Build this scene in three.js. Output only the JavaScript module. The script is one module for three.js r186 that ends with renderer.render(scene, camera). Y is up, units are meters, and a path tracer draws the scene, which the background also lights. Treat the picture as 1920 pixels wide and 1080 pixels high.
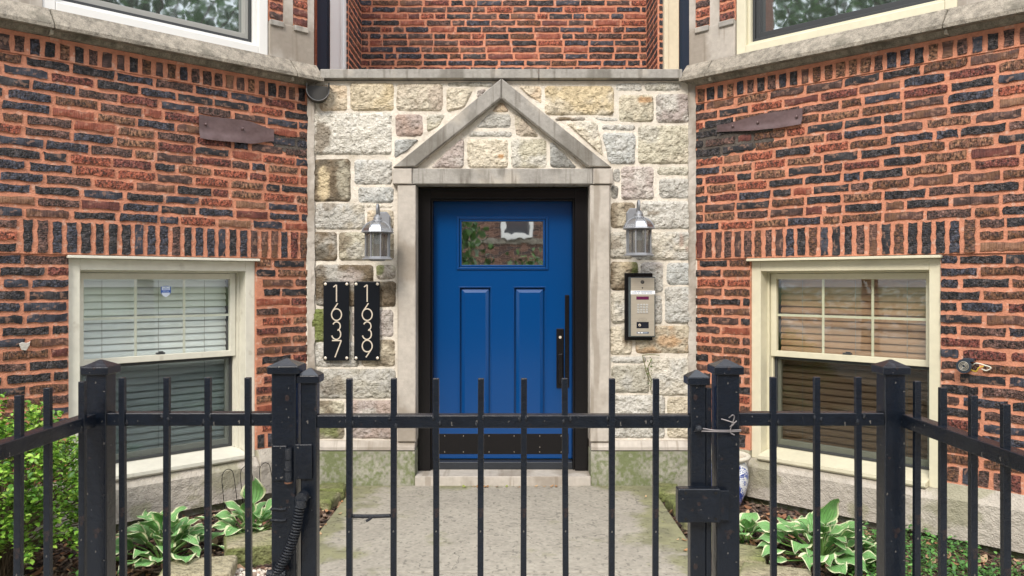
import * as THREE from 'three';
import { mergeGeometries, toCreasedNormals } from 'three/addons/utils/BufferGeometryUtils.js';
import { RoundedBoxGeometry } from 'three/addons/geometries/RoundedBoxGeometry.js';

// ---------------------------------------------------------------- camera, sky, sun, exposure
const scene = new THREE.Scene();
const EYE = 1.55, CAMZ = 6.17;
const camera = new THREE.PerspectiveCamera(39.1, 16 / 9, 0.05, 600);
camera.position.set(0, EYE, CAMZ);
camera.setViewOffset(1920, 1080, 0, 15, 1920, 1080);      // level camera, lens shifted: horizon a little above the middle

const SKYW = 128, SKYH = 64, skyData = new Float32Array(SKYW * SKYH * 4);
for (let j = 0; j < SKYH; j++) for (let i = 0; i < SKYW; i++) {
  const el = ((j + 0.5) / SKYH - 0.5) * Math.PI;            // row 0 is the nadir
  const az = (i + 0.5) / SKYW * Math.PI * 2;
  const cloud = 0.06 * Math.sin(az * 3 + 5 * el) + 0.05 * Math.sin(az * 7 - 9 * el + 1.3) + 0.03 * Math.sin(az * 13 + 21 * el);
  const b = el > 0 ? (0.66 + 0.44 * Math.sin(el)) * (1 + cloud) : 0.3;
  const k = (j * SKYW + i) * 4;
  skyData[k] = b * 0.97; skyData[k + 1] = b * 1.0; skyData[k + 2] = b * 1.05; skyData[k + 3] = 1;
}
const sky = new THREE.DataTexture(skyData, SKYW, SKYH, THREE.RGBAFormat, THREE.FloatType);
sky.mapping = THREE.EquirectangularReflectionMapping; sky.magFilter = sky.minFilter = THREE.LinearFilter; sky.needsUpdate = true;
scene.background = sky; scene.environment = sky;

const sun = new THREE.DirectionalLight(0xfff4e6, 1.2);
sun.position.set(-5, 15, 16); sun.target.position.set(0, 1, 0);
sun.castShadow = true; sun.shadow.radius = 30; sun.shadow.mapSize.set(2048, 2048);
Object.assign(sun.shadow.camera, { left: -9, right: 9, top: 9, bottom: -9, near: 1, far: 50 });
scene.add(sun, sun.target);

const renderer = new THREE.WebGLRenderer({ antialias: true });
renderer.toneMapping = THREE.LinearToneMapping;
renderer.toneMappingExposure = 2.6;
renderer.shadowMap.enabled = true;

// ---------------------------------------------------------------- helpers
function rngOf(a) { return () => { a |= 0; a = a + 0x6D2B79F5 | 0; let t = Math.imul(a ^ a >>> 15, 1 | a); t = t + Math.imul(t ^ t >>> 7, 61 | t) ^ t; return ((t ^ t >>> 14) >>> 0) / 4294967296; }; }
const R = rngOf(20241);
const rr = (a, b, r = R) => a + (b - a) * r();
const pick = (a, r = R) => a[Math.floor(r() * a.length)];
const clamp = (x, a = 0, b = 1) => Math.min(b, Math.max(a, x));
const mix = (a, b, t) => a + (b - a) * t;
const sstep = (a, b, x) => { const t = clamp((x - a) / (b - a)); return t * t * (3 - 2 * t); };
function hash(x, y, z) { let h = Math.imul(x, 374761393) ^ Math.imul(y, 668265263) ^ Math.imul(z, 2147483647 ^ 0x5bd1e995); h = Math.imul(h ^ h >>> 13, 1274126177); return ((h ^ h >>> 16) >>> 0) / 4294967296; }
function vnoise(x, y, z = 0, px = 0, py = 0) {
  const xi = Math.floor(x), yi = Math.floor(y), zi = Math.floor(z);
  const f = t => t * t * (3 - 2 * t), fx = f(x - xi), fy = f(y - yi), fz = f(z - zi);
  const w = (v, p) => p ? ((v % p) + p) % p : v;
  const g = (i, j, k) => hash(w(xi + i, px), w(yi + j, py), zi + k);
  const l0 = mix(mix(g(0, 0, 0), g(1, 0, 0), fx), mix(g(0, 1, 0), g(1, 1, 0), fx), fy);
  if (fz === 0) return l0;
  return mix(l0, mix(mix(g(0, 0, 1), g(1, 0, 1), fx), mix(g(0, 1, 1), g(1, 1, 1), fx), fy), fz);
}
function fbm(x, y, z = 0, o = 4) { let s = 0, a = 0.5, n = 0; for (let i = 0; i < o; i++) { s += a * vnoise(x, y, z + i * 7.3); n += a; x *= 2.03; y *= 2.03; z *= 2.03; a *= 0.5; } return s / n; }
// tileable noise for textures: u, v in 0..1, fx, fy whole numbers of cells
function tn(u, v, fx, fy, seed = 0, o = 4) { let s = 0, a = 0.5, n = 0; for (let i = 0; i < o; i++) { s += a * vnoise(u * fx, v * fy, seed * 13 + i, fx, fy); n += a; fx *= 2; fy *= 2; a *= 0.5; } return s / n; }
const toS = c => c <= 0.0031308 ? c * 12.92 : 1.055 * Math.pow(c, 1 / 2.4) - 0.055;
function tex(w, h, fn, srgb = true) {                        // fn gives linear colour (or height when srgb is false)
  const d = new Uint8Array(w * h * 4);
  for (let j = 0; j < h; j++) for (let i = 0; i < w; i++) {
    let c = fn((i + 0.5) / w, (j + 0.5) / h, i, j);
    if (!Array.isArray(c)) c = [c, c, c];
    const k = (j * w + i) * 4;
    for (let q = 0; q < 3; q++) d[k + q] = Math.round(255 * clamp(srgb ? toS(Math.max(0, c[q])) : c[q]));
    d[k + 3] = 255;
  }
  const t = new THREE.DataTexture(d, w, h, THREE.RGBAFormat);
  t.wrapS = t.wrapT = THREE.RepeatWrapping; t.magFilter = THREE.LinearFilter; t.minFilter = THREE.LinearMipmapLinearFilter; t.generateMipmaps = true;
  if (srgb) t.colorSpace = THREE.SRGBColorSpace;
  t.needsUpdate = true; return t;
}
const lin = (r, g, b) => new THREE.Color().setRGB(r, g, b);
const std = o => new THREE.MeshStandardMaterial(o);
const phy = o => new THREE.MeshPhysicalMaterial(o);
const taken = {};
function numbered(n) { if (!(n in taken)) { taken[n] = 0; return n; } taken[n]++; return `${n}_${String(taken[n]).padStart(3, '0')}`; }
function mesh(name, geo, mat, parent) {
  const m = new THREE.Mesh(geo, mat); m.name = name; m.castShadow = m.receiveShadow = true; if (parent) parent.add(m); return m;
}
function tag(o, label, category, group, kind) {
  if (label) o.userData.label = label; if (category) o.userData.category = category;
  if (group) o.userData.group = group; if (kind) o.userData.kind = kind; return o;
}
function thing(name, label, category, [x, y, z] = [0, 0, 0], turn = 0, group) {
  const o = new THREE.Group(); o.name = numbered(name); o.position.set(x, y, z); o.rotation.y = turn; scene.add(o);
  return tag(o, label, category, group);
}
function solo(name, geo, mat, label, category, group, kind) { const m = mesh(numbered(name), geo, mat, scene); return tag(m, label, category, group, kind); }
function metreUV(g, k = 1) {                                  // uv in metres by the way each face points
  const p = g.attributes.position, n = g.attributes.normal, uv = new Float32Array(p.count * 2);
  for (let i = 0; i < p.count; i++) {
    const ax = Math.abs(n.getX(i)), ay = Math.abs(n.getY(i)), az = Math.abs(n.getZ(i));
    let u = p.getX(i), v = p.getY(i);
    if (ax > az && ax >= ay) u = p.getZ(i) + 0.37; else if (ay > az && ay > ax) v = p.getZ(i) + 0.61;
    uv[2 * i] = u * k; uv[2 * i + 1] = v * k;
  }
  g.setAttribute('uv', new THREE.BufferAttribute(uv, 2)); return g;
}
function box(x0, x1, y0, y1, z0, z1) { const g = new THREE.BoxGeometry(x1 - x0, y1 - y0, z1 - z0); g.translate((x0 + x1) / 2, (y0 + y1) / 2, (z0 + z1) / 2); return metreUV(g); }
function cbox(x0, x1, y0, y1, z0, z1, r = 0.004) {            // box with eased edges
  const w = x1 - x0, h = y1 - y0, d = z1 - z0;
  const g = new RoundedBoxGeometry(w, h, d, 1, Math.min(r, w * 0.45, h * 0.45, d * 0.45)); g.translate((x0 + x1) / 2, (y0 + y1) / 2, (z0 + z1) / 2); return metreUV(g);
}
function merge(list) { const a = list.map(g => { const q = g.index ? g.toNonIndexed() : g; for (const k of Object.keys(q.attributes)) if (!['position', 'normal', 'uv', 'color'].includes(k)) q.deleteAttribute(k); return q; }); return mergeGeometries(a); }
function extr(pts, depth, bevel = 0, holes = []) {
  const s = new THREE.Shape(pts.map(p => new THREE.Vector2(p[0], p[1])));
  for (const h of holes) s.holes.push(new THREE.Path(h.map(p => new THREE.Vector2(p[0], p[1]))));
  const g = new THREE.ExtrudeGeometry(s, { depth: depth - 2 * bevel, bevelEnabled: bevel > 0, bevelSize: bevel, bevelThickness: bevel, bevelOffset: -bevel, bevelSegments: 1 });
  if (bevel) g.translate(0, 0, bevel);
  return metreUV(g);
}
function profileX(prof, x0, x1, bevel = 0.004) {              // prof: [z, y] outline, swept along local x
  const g = extr(prof.map(([z, y]) => [-z, y]), x1 - x0, bevel);
  g.rotateY(Math.PI / 2); g.translate(x0, 0, 0);
  return metreUV(g);
}
function tube(pts, r, seg = 24, rad = 6, closed = false) {
  const g = new THREE.TubeGeometry(new THREE.CatmullRomCurve3(pts.map(p => new THREE.Vector3(...p)), closed, 'centripetal'), seg, r, rad, closed); return g;
}
function cyl(r0, r1, h, seg, x, y, z, axis = 'y', th = 0) {
  const g = new THREE.CylinderGeometry(r0, r1, h, seg); if (th) g.rotateY(th);
  if (axis === 'z') g.rotateX(Math.PI / 2); if (axis === 'x') g.rotateZ(Math.PI / 2);
  g.translate(x, y, z); return g;
}
function rough(g, amp, freq, seed = 0) {                      // push the vertices about by noise (shared positions move alike)
  const p = g.attributes.position;
  for (let i = 0; i < p.count; i++) {
    const x = p.getX(i), y = p.getY(i), z = p.getZ(i);
    p.setXYZ(i, x + amp * (fbm(y * freq + seed, z * freq, x * freq, 2) - 0.5), y + amp * (fbm(x * freq, z * freq + seed, y * freq + 9, 2) - 0.5), z + amp * (fbm(x * freq + 5, y * freq + seed, z * freq + 3, 2) - 0.5));
  }
  g.computeVertexNormals(); return g;
}

// ---------------------------------------------------------------- materials
const brickBump = tex(512, 128, (u, v) => {                   // scored and torn face of a rug brick
  const torn = tn(u, v, 40, 6, 1, 3), lines = tn(u, v, 120, 3, 2, 2), gouge = sstep(0.52, 0.72, tn(u, v, 26, 9, 3, 3));
  return clamp(0.25 + 0.5 * torn + 0.4 * (lines - 0.5) - 0.35 * gouge + 0.1);
}, false);
const wireBump = tex(512, 128, (u, v) => clamp(0.5 + 1.1 * (tn(u, v, 110, 2, 5, 2) - 0.5) + 0.35 * (tn(u, v, 30, 10, 6, 3) - 0.5)), false);
function brickMap(base, second, seed, dusty) {
  return tex(512, 128, (u, v) => {
    const a = tn(u, v, 12, 4, seed, 4), l = tn(u, v, 110, 3, seed + 40, 3), g = tn(u, v, 50, 14, seed + 20, 2);
    const dust = sstep(0.58, 0.74, tn(u, v, 30, 7, seed + 60, 4)) * dusty;
    const t = sstep(0.38, 0.66, a), blot = tn(u, v, 22, 5, seed + 80, 3), k = Math.max(0.18, 1 + 2.0 * (l - 0.5) + 1.6 * (g - 0.5) + 3.2 * (blot - 0.5));
    return [0, 1, 2].map(i => mix(mix(base[i], second[i], t) * k, [0.44, 0.27, 0.19][i], dust));
  });
}
const brickKinds = {
  dark: [[0.013, 0.014, 0.023], [0.042, 0.044, 0.060], 0.10], ink: [[0.010, 0.010, 0.014], [0.042, 0.037, 0.039], 0.10],
  umber: [[0.042, 0.022, 0.019], [0.092, 0.049, 0.040], 0.18], brown: [[0.130, 0.060, 0.031], [0.082, 0.038, 0.029], 0.22],
  maroon: [[0.082, 0.021, 0.017], [0.140, 0.041, 0.030], 0.14], red: [[0.195, 0.048, 0.026], [0.26, 0.076, 0.042], 0.18],
  tan: [[0.215, 0.108, 0.060], [0.140, 0.066, 0.043], 0.3],
};
const brickMat = {}; let bi = 0;
for (const k in brickKinds) { const [c1, c2] = brickKinds[k], sd = 200 + bi * 7; brickMat[k + '_smooth'] = std({ map: tex(512, 128, (u, v) => { const t = sstep(0.35, 0.65, tn(u, v, 5, 2, sd, 4)), l = tn(u, v, 64, 1, sd + 1, 2), sm = sstep(0.6, 0.72, tn(u, v, 9, 4, sd + 2, 4)) * 0.4, q = 0.72 + 0.7 * (l - 0.2); return [0, 1, 2].map(i => mix(mix(c1[i], c2[i], t) * q * 1.15, [0.40, 0.22, 0.15][i], sm)); }), bumpMap: wireBump, bumpScale: 0.0035, roughness: 0.6 }); const [a, b, d] = brickKinds[k]; brickMat[k] = std({ map: brickMap(a, b, ++bi * 3, d), bumpMap: k === 'tan' || k === 'brown' ? wireBump : brickBump, bumpScale: 0.011, roughness: 0.62 }); }

function speck(w, h, base, amp, f, seed, extra) {
  return tex(w, h, (u, v) => {
    const a = tn(u, v, f, f, seed, 5) - 0.5, b = tn(u, v, f * 8, f * 8, seed + 3, 2) - 0.5, k = 1 + amp * (1.5 * a + b);
    let c = base.map(x => x * k); return extra ? extra(u, v, c) : c;
  });
}
const grainBump = tex(512, 512, (u, v) => clamp(0.5 + 0.9 * (tn(u, v, 14, 14, 71, 5) - 0.5) + 0.35 * (tn(u, v, 90, 90, 72, 2) - 0.5)), false);
function rep(t, k) { const c = t.clone(); c.repeat.set(k, k); c.needsUpdate = true; return c; }
const M = {};
M.mortar = std({ map: rep(speck(512, 512, [0.53, 0.225, 0.138], 0.28, 9, 80, (u, v, c) => { const p = sstep(0.66, 0.78, tn(u, v, 24, 24, 83, 3)) * 0.5; return [mix(c[0], 0.62, p), mix(c[1], 0.42, p), mix(c[2], 0.33, p)]; }), 1.3), bumpMap: rep(grainBump, 2.2), bumpScale: 0.006, roughness: 0.93 });
M.cream = std({ map: rep(speck(512, 512, [0.66, 0.61, 0.53], 0.22, 8, 90, (u, v, c) => { const p = sstep(0.6, 0.8, tn(u, v, 6, 6, 93, 5)) * 0.45; return [mix(c[0], 0.32, p), mix(c[1], 0.27, p), mix(c[2], 0.19, p)]; }), 1.1), bumpMap: rep(grainBump, 2.4), bumpScale: 0.007, roughness: 0.95 });
const limeMap = speck(1024, 1024, [0.315, 0.30, 0.275], 0.26, 7, 100, (u, v, c) => {
  const s = sstep(0.5, 0.74, tn(u, v, 7, 4, 104, 5)) * 0.8, w = sstep(0.56, 0.72, tn(u, v, 5, 5, 107, 4)) * 0.5;
  const d = sstep(0.56, 0.74, tn(u, v, 38, 3, 111, 4)) * 0.5; return [0, 1, 2].map(i => mix(mix(mix(c[i], [0.15, 0.14, 0.12][i], s), [0.50, 0.45, 0.38][i], w), [0.12, 0.105, 0.085][i], d));
});
M.lime = std({ map: rep(limeMap, 0.9), bumpMap: rep(grainBump, 2.6), bumpScale: 0.003, roughness: 0.9 });
M.corn = std({ map: rep(speck(1024, 1024, [0.25, 0.225, 0.185], 0.75, 26, 108, (u, v, c) => { const s = sstep(0.5, 0.66, tn(u, v, 10, 10, 109, 5)) * 0.6; return c.map((x, i) => mix(x, [0.105, 0.098, 0.075][i], s)); }), 1), bumpMap: rep(grainBump, 3), bumpScale: 0.008, roughness: 0.95 });
M.limePale = std({ map: rep(speck(512, 512, [0.43, 0.395, 0.35], 0.22, 6, 120, (u, v, c) => { const s = sstep(0.55, 0.75, tn(u, v, 5, 3, 124, 5)) * 0.6, d = sstep(0.58, 0.76, tn(u, v, 30, 2, 126, 4)) * 0.5; return c.map((x, i) => mix(mix(x, [0.20, 0.165, 0.125][i], s), [0.19, 0.155, 0.115][i], d)); }), 0.8), bumpMap: rep(grainBump, 3), bumpScale: 0.002, roughness: 0.9 });
M.limeMoss = std({ map: rep(speck(1024, 512, [0.31, 0.30, 0.25], 0.3, 8, 130, (u, v, c) => { const s = sstep(0.34, 0.66, 0.5 * tn(u, v, 5, 4, 134, 6) + 0.5 * tn(u, v, 60, 50, 135, 4)) * 0.85, w = sstep(0.68, 0.75, tn(u, v, 30, 24, 136, 2)) * 0.0; const q = c.map((x, i) => mix(x, [0.125, 0.155, 0.055][i], s)); return q.map((x, i) => mix(x, [0.45, 0.46, 0.40][i], w)); }), 0.9), bumpMap: rep(grainBump, 2), bumpScale: 0.006, roughness: 0.95 });
M.footing = std({ map: rep(speck(512, 512, [0.40, 0.365, 0.315], 0.26, 7, 140, (u, v, c) => { const s = sstep(0.56, 0.72, tn(u, v, 6, 8, 144, 5)) * 0.5; return c.map((x, i) => mix(x, [0.20, 0.20, 0.10][i], s)); }), 0.8), bumpMap: rep(grainBump, 1.6), bumpScale: 0.012, roughness: 0.95 });
const rockMap = speck(512, 512, [0.90, 0.895, 0.88], 0.5, 16, 150, (u, v, c) => { const s = sstep(0.6, 0.75, tn(u, v, 26, 26, 154, 4)) * 0.55; return c.map((x, i) => mix(x, [0.33, 0.31, 0.26][i], s)); });
const rockBump = tex(512, 512, (u, v) => clamp(0.5 + 1.2 * (tn(u, v, 20, 20, 160, 4) - 0.5) + 0.5 * Math.abs(tn(u, v, 12, 30, 163, 3) - 0.5)), false);
M.rock = std({ map: rep(rockMap, 1.9), bumpMap: rep(rockBump, 2.1), bumpScale: 0.017, roughness: 0.9, vertexColors: true });
M.black = phy({ ior: 1.52, map: rep(speck(512, 512, [0.0045, 0.0075, 0.0135], 0.5, 10, 170, (u, v, c) => { const s = sstep(0.83, 0.86, tn(u, v, 40, 40, 174, 3)), q = sstep(0.74, 0.84, tn(u, v, 14, 14, 175, 4)) * 0.35; const d = c.map((x, i) => mix(x, [0.06, 0.034, 0.024][i], q)); return d.map((x, i) => mix(x, [0.22, 0.20, 0.17][i], s * 0.5)); }), 2.2), bumpMap: rep(grainBump, 5), bumpScale: 0.0009, roughness: 0.27 });
M.blackPlain = phy({ color: lin(0.005, 0.0045, 0.0055), specularIntensity: 0.8, roughness: 0.26, bumpMap: rep(grainBump, 3), bumpScale: 0.0006 });
M.blue = phy({ color: lin(0.0005, 0.046, 0.180), specularIntensity: 1, roughness: 0.17, bumpMap: rep(grainBump, 4), bumpScale: 0.00013 });
M.cream2 = std({ map: rep(speck(512, 512, [0.62, 0.585, 0.44], 0.1, 4, 180), 1), roughness: 0.55, bumpMap: rep(grainBump, 3), bumpScale: 0.0006 });
M.vinylL = std({ map: rep(speck(512, 512, [0.63, 0.615, 0.53], 0.12, 4, 184, (u, v, c) => { const s = sstep(0.7, 0.8, tn(u, v, 12, 12, 186, 4)) * 0.35; return c.map((x, i) => mix(x, [0.35, 0.31, 0.24][i], s)); }), 1), roughness: 0.55 });
M.white = std({ color: lin(0.72, 0.72, 0.70), roughness: 0.5, bumpMap: rep(grainBump, 3), bumpScale: 0.0005 });
M.bluewhite = std({ color: lin(0.74, 0.79, 0.81), roughness: 0.5 });
M.navy = std({ color: lin(0.014, 0.032, 0.06), roughness: 0.3 });
M.gasket = std({ color: lin(0.03, 0.033, 0.036), roughness: 0.6 });
M.sashGrey = std({ color: lin(0.30, 0.30, 0.28), roughness: 0.5 });
M.glass = phy({ color: lin(0.96, 0.98, 0.97), transmission: 1, thickness: 0, roughness: 0.0, ior: 1.6 });
M.screen = phy({ color: lin(0.66, 0.68, 0.69), transmission: 1, thickness: 0, roughness: 0.0, ior: 1.25 });
const waveBump = tex(256, 256, (u, v) => tn(u, v, 5, 4, 190, 2), false);
M.mirrorDoor = std({ color: lin(0.78, 0.78, 0.76), metalness: 1, roughness: 0.02, bumpMap: rep(waveBump, 3), bumpScale: 0.00014 });
M.mirrorUp = std({ color: lin(0.48, 0.52, 0.53), metalness: 0.95, roughness: 0.03, bumpMap: rep(waveBump, 2.2), bumpScale: 0.00028 });
M.farBrick = std({ map: rep(speck(512, 512, [0.17, 0.075, 0.05], 0.5, 9, 192), 1), bumpMap: rep(grainBump, 2), bumpScale: 0.008, roughness: 0.9 });
M.oldMortar = std({ map: rep(speck(256, 256, [0.085, 0.072, 0.062], 0.6, 9, 196), 2), bumpMap: rep(grainBump, 4), bumpScale: 0.006, roughness: 0.95 });
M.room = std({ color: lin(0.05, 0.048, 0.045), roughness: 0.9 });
M.pewter = std({ color: lin(0.25, 0.26, 0.28), metalness: 0.45, roughness: 0.45, bumpMap: rep(grainBump, 8), bumpScale: 0.0006 });
M.steel = std({ map: rep(tex(64, 512, (u, v) => { const k = 0.9 + 0.2 * tn(u, v, 2, 120, 195, 2); return [0.60 * k, 0.55 * k, 0.46 * k]; }), 4), metalness: 0.8, roughness: 0.42 });
M.brass = std({ color: lin(0.74, 0.66, 0.55), metalness: 0.35, roughness: 0.35 });
M.lampGlass = phy({ color: lin(0.75, 0.76, 0.76), transmission: 0.95, thickness: 0, roughness: 0.08 });
M.bulb = phy({ color: lin(0.85, 0.86, 0.88), roughness: 0.2, transmission: 0.25, thickness: 0 });
M.plaque = phy({ color: lin(0.004, 0.006, 0.010), specularIntensity: 0.6, roughness: 0.3, bumpMap: rep(grainBump, 3), bumpScale: 0.0005 });
M.flash = std({ map: rep(speck(256, 256, [0.125, 0.082, 0.083], 0.3, 5, 200), 1.5), roughness: 0.42, metalness: 0.25 });
M.slatW = phy({ color: lin(0.84, 0.87, 0.87), roughness: 0.55, transmission: 0.08, thickness: 0 });
M.slatT = std({ map: rep(tex(256, 256, (u, v) => { const k = 0.82 + 0.36 * tn(u, v, 4, 60, 205, 3); return [0.42 * k, 0.24 * k, 0.135 * k]; }), 1), roughness: 0.5 });
M.soil = std({ map: rep(speck(512, 512, [0.052, 0.034, 0.023], 0.9, 18, 210), 1.4), bumpMap: rep(grainBump, 2), bumpScale: 0.02, roughness: 1 });
M.rust = std({ color: lin(0.16, 0.075, 0.04), roughness: 0.7, metalness: 0.3 });

// ---------------------------------------------------------------- bricks
function brickGeo(L, H, D, seed, wob = 1) {                   // ragged front, plain sides; about 50 faces; front face near z = 0
  const r = rngOf(seed * 977 + 5), nx = L > H * 2.2 ? 6 : 2, ny = L > H * 2.2 ? 2 : (H > L * 2.2 ? 6 : 2), W = [];
  const cols = nx + 1, rows = ny + 1;
  for (let j = 0; j < rows; j++) for (let i = 0; i < cols; i++) {
    const e = i === 0 || i === nx || j === 0 || j === ny;
    const jx = (r() - 0.5) * 0.009 * wob, jy = (r() - 0.5) * 0.0095 * wob;
    W.push([(i / nx - 0.5) * L + jx, (j / ny - 0.5) * H + jy, (e ? -0.0035 : 0) + (r() - 0.5) * 0.005 * wob]);
  }
  const pos = [], uv = [], u0 = r(), v0 = r();
  const P = (p) => { pos.push(...p); };
  const U = (p) => uv.push(u0 + p[0] / 0.27, v0 + p[1] / 0.075);
  const UH = (p) => uv.push(u0 + p[1] / 0.27, v0 + p[0] / 0.075);
  const uvf = H > L * 1.3 ? UH : U;
  const quad = (a, b, c, d) => { for (const q of [a, b, c, a, c, d]) { P(q); uvf(q); } };
  for (let j = 0; j < ny; j++) for (let i = 0; i < nx; i++) quad(W[j * cols + i], W[j * cols + i + 1], W[(j + 1) * cols + i + 1], W[(j + 1) * cols + i]);
  const ring = [];
  for (let i = 0; i < nx; i++) ring.push(W[i]); for (let j = 0; j < ny; j++) ring.push(W[j * cols + nx]);
  for (let i = nx; i > 0; i--) ring.push(W[ny * cols + i]); for (let j = ny; j > 0; j--) ring.push(W[j * cols]);
  ring.forEach((p, k) => { const q = ring[(k + 1) % ring.length]; quad([p[0], p[1], -D], [q[0], q[1], -D], q, p); });
  const g = new THREE.BufferGeometry();
  g.setAttribute('position', new THREE.Float32BufferAttribute(pos, 3)); g.setAttribute('uv', new THREE.Float32BufferAttribute(uv, 2));
  g.computeVertexNormals(); return toCreasedNormals(g, 0.6);
}
const BL = 0.233, BH = 0.0462, SO = [0.053, 0.192], HE = [0.058, 0.094];
const gFull = [], gHalf = [], gSold = [], gHead = [];
for (let i = 0; i < 10; i++) gFull.push(brickGeo(BL, BH, 0.03, i + 1));
for (let i = 0; i < 6; i++) { gHalf.push(brickGeo(0.108, BH, 0.03, i + 31)); gSold.push(brickGeo(SO[0], SO[1], 0.03, i + 51)); gHead.push(brickGeo(HE[0], HE[1], 0.03, i + 71)); }
const mixAll = ['dark', 'dark', 'dark', 'ink', 'ink', 'umber', 'umber', 'brown', 'maroon', 'maroon', 'red', 'red', 'tan', 'tan'];
const mixDark = ['dark', 'dark', 'dark', 'ink', 'ink', 'ink', 'umber', 'umber', 'maroon', 'brown'];
const mixSold = ['dark', 'dark', 'dark', 'dark', 'ink', 'ink', 'umber'];
const mixRed = ['red', 'red', 'maroon', 'maroon', 'brown', 'umber', 'ink', 'tan'];
const rb = rngOf(77);
function putBrick(parent, list, x, y, z, w, h, kind, mat, single) {
  const [set, bw, bh] = kind === 's' ? [gSold, ...SO] : kind === 'h' ? [gHead, ...HE] : w > 0.15 ? [gFull, BL, BH] : [gHalf, 0.108, BH];
  if (rb() < 0.3) mat += '_smooth';
  const g = pick(set, rb), flip = rb() < 0.5, sx = w / bw, sy = h / bh, turn = (rb() - 0.5) * 0.014;
  if (single) {
    const m = mesh('brick', g, brickMat[mat], parent); m.position.set(x, y, z); m.scale.set(sx, sy, 1);
    m.rotation.z = turn + (flip ? Math.PI : 0);
  } else {
    const q = g.clone(); q.scale(sx, sy, 1); if (flip) q.rotateZ(Math.PI); q.translate(x, y, z); (list[mat] ||= []).push(q);
  }
}
function flushStuff(parent, list) { for (const k in list) { const m = mesh('brickwork_beyond', merge(list[k]), brickMat[k], parent); m.userData.kind = 'stuff'; } }

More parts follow.
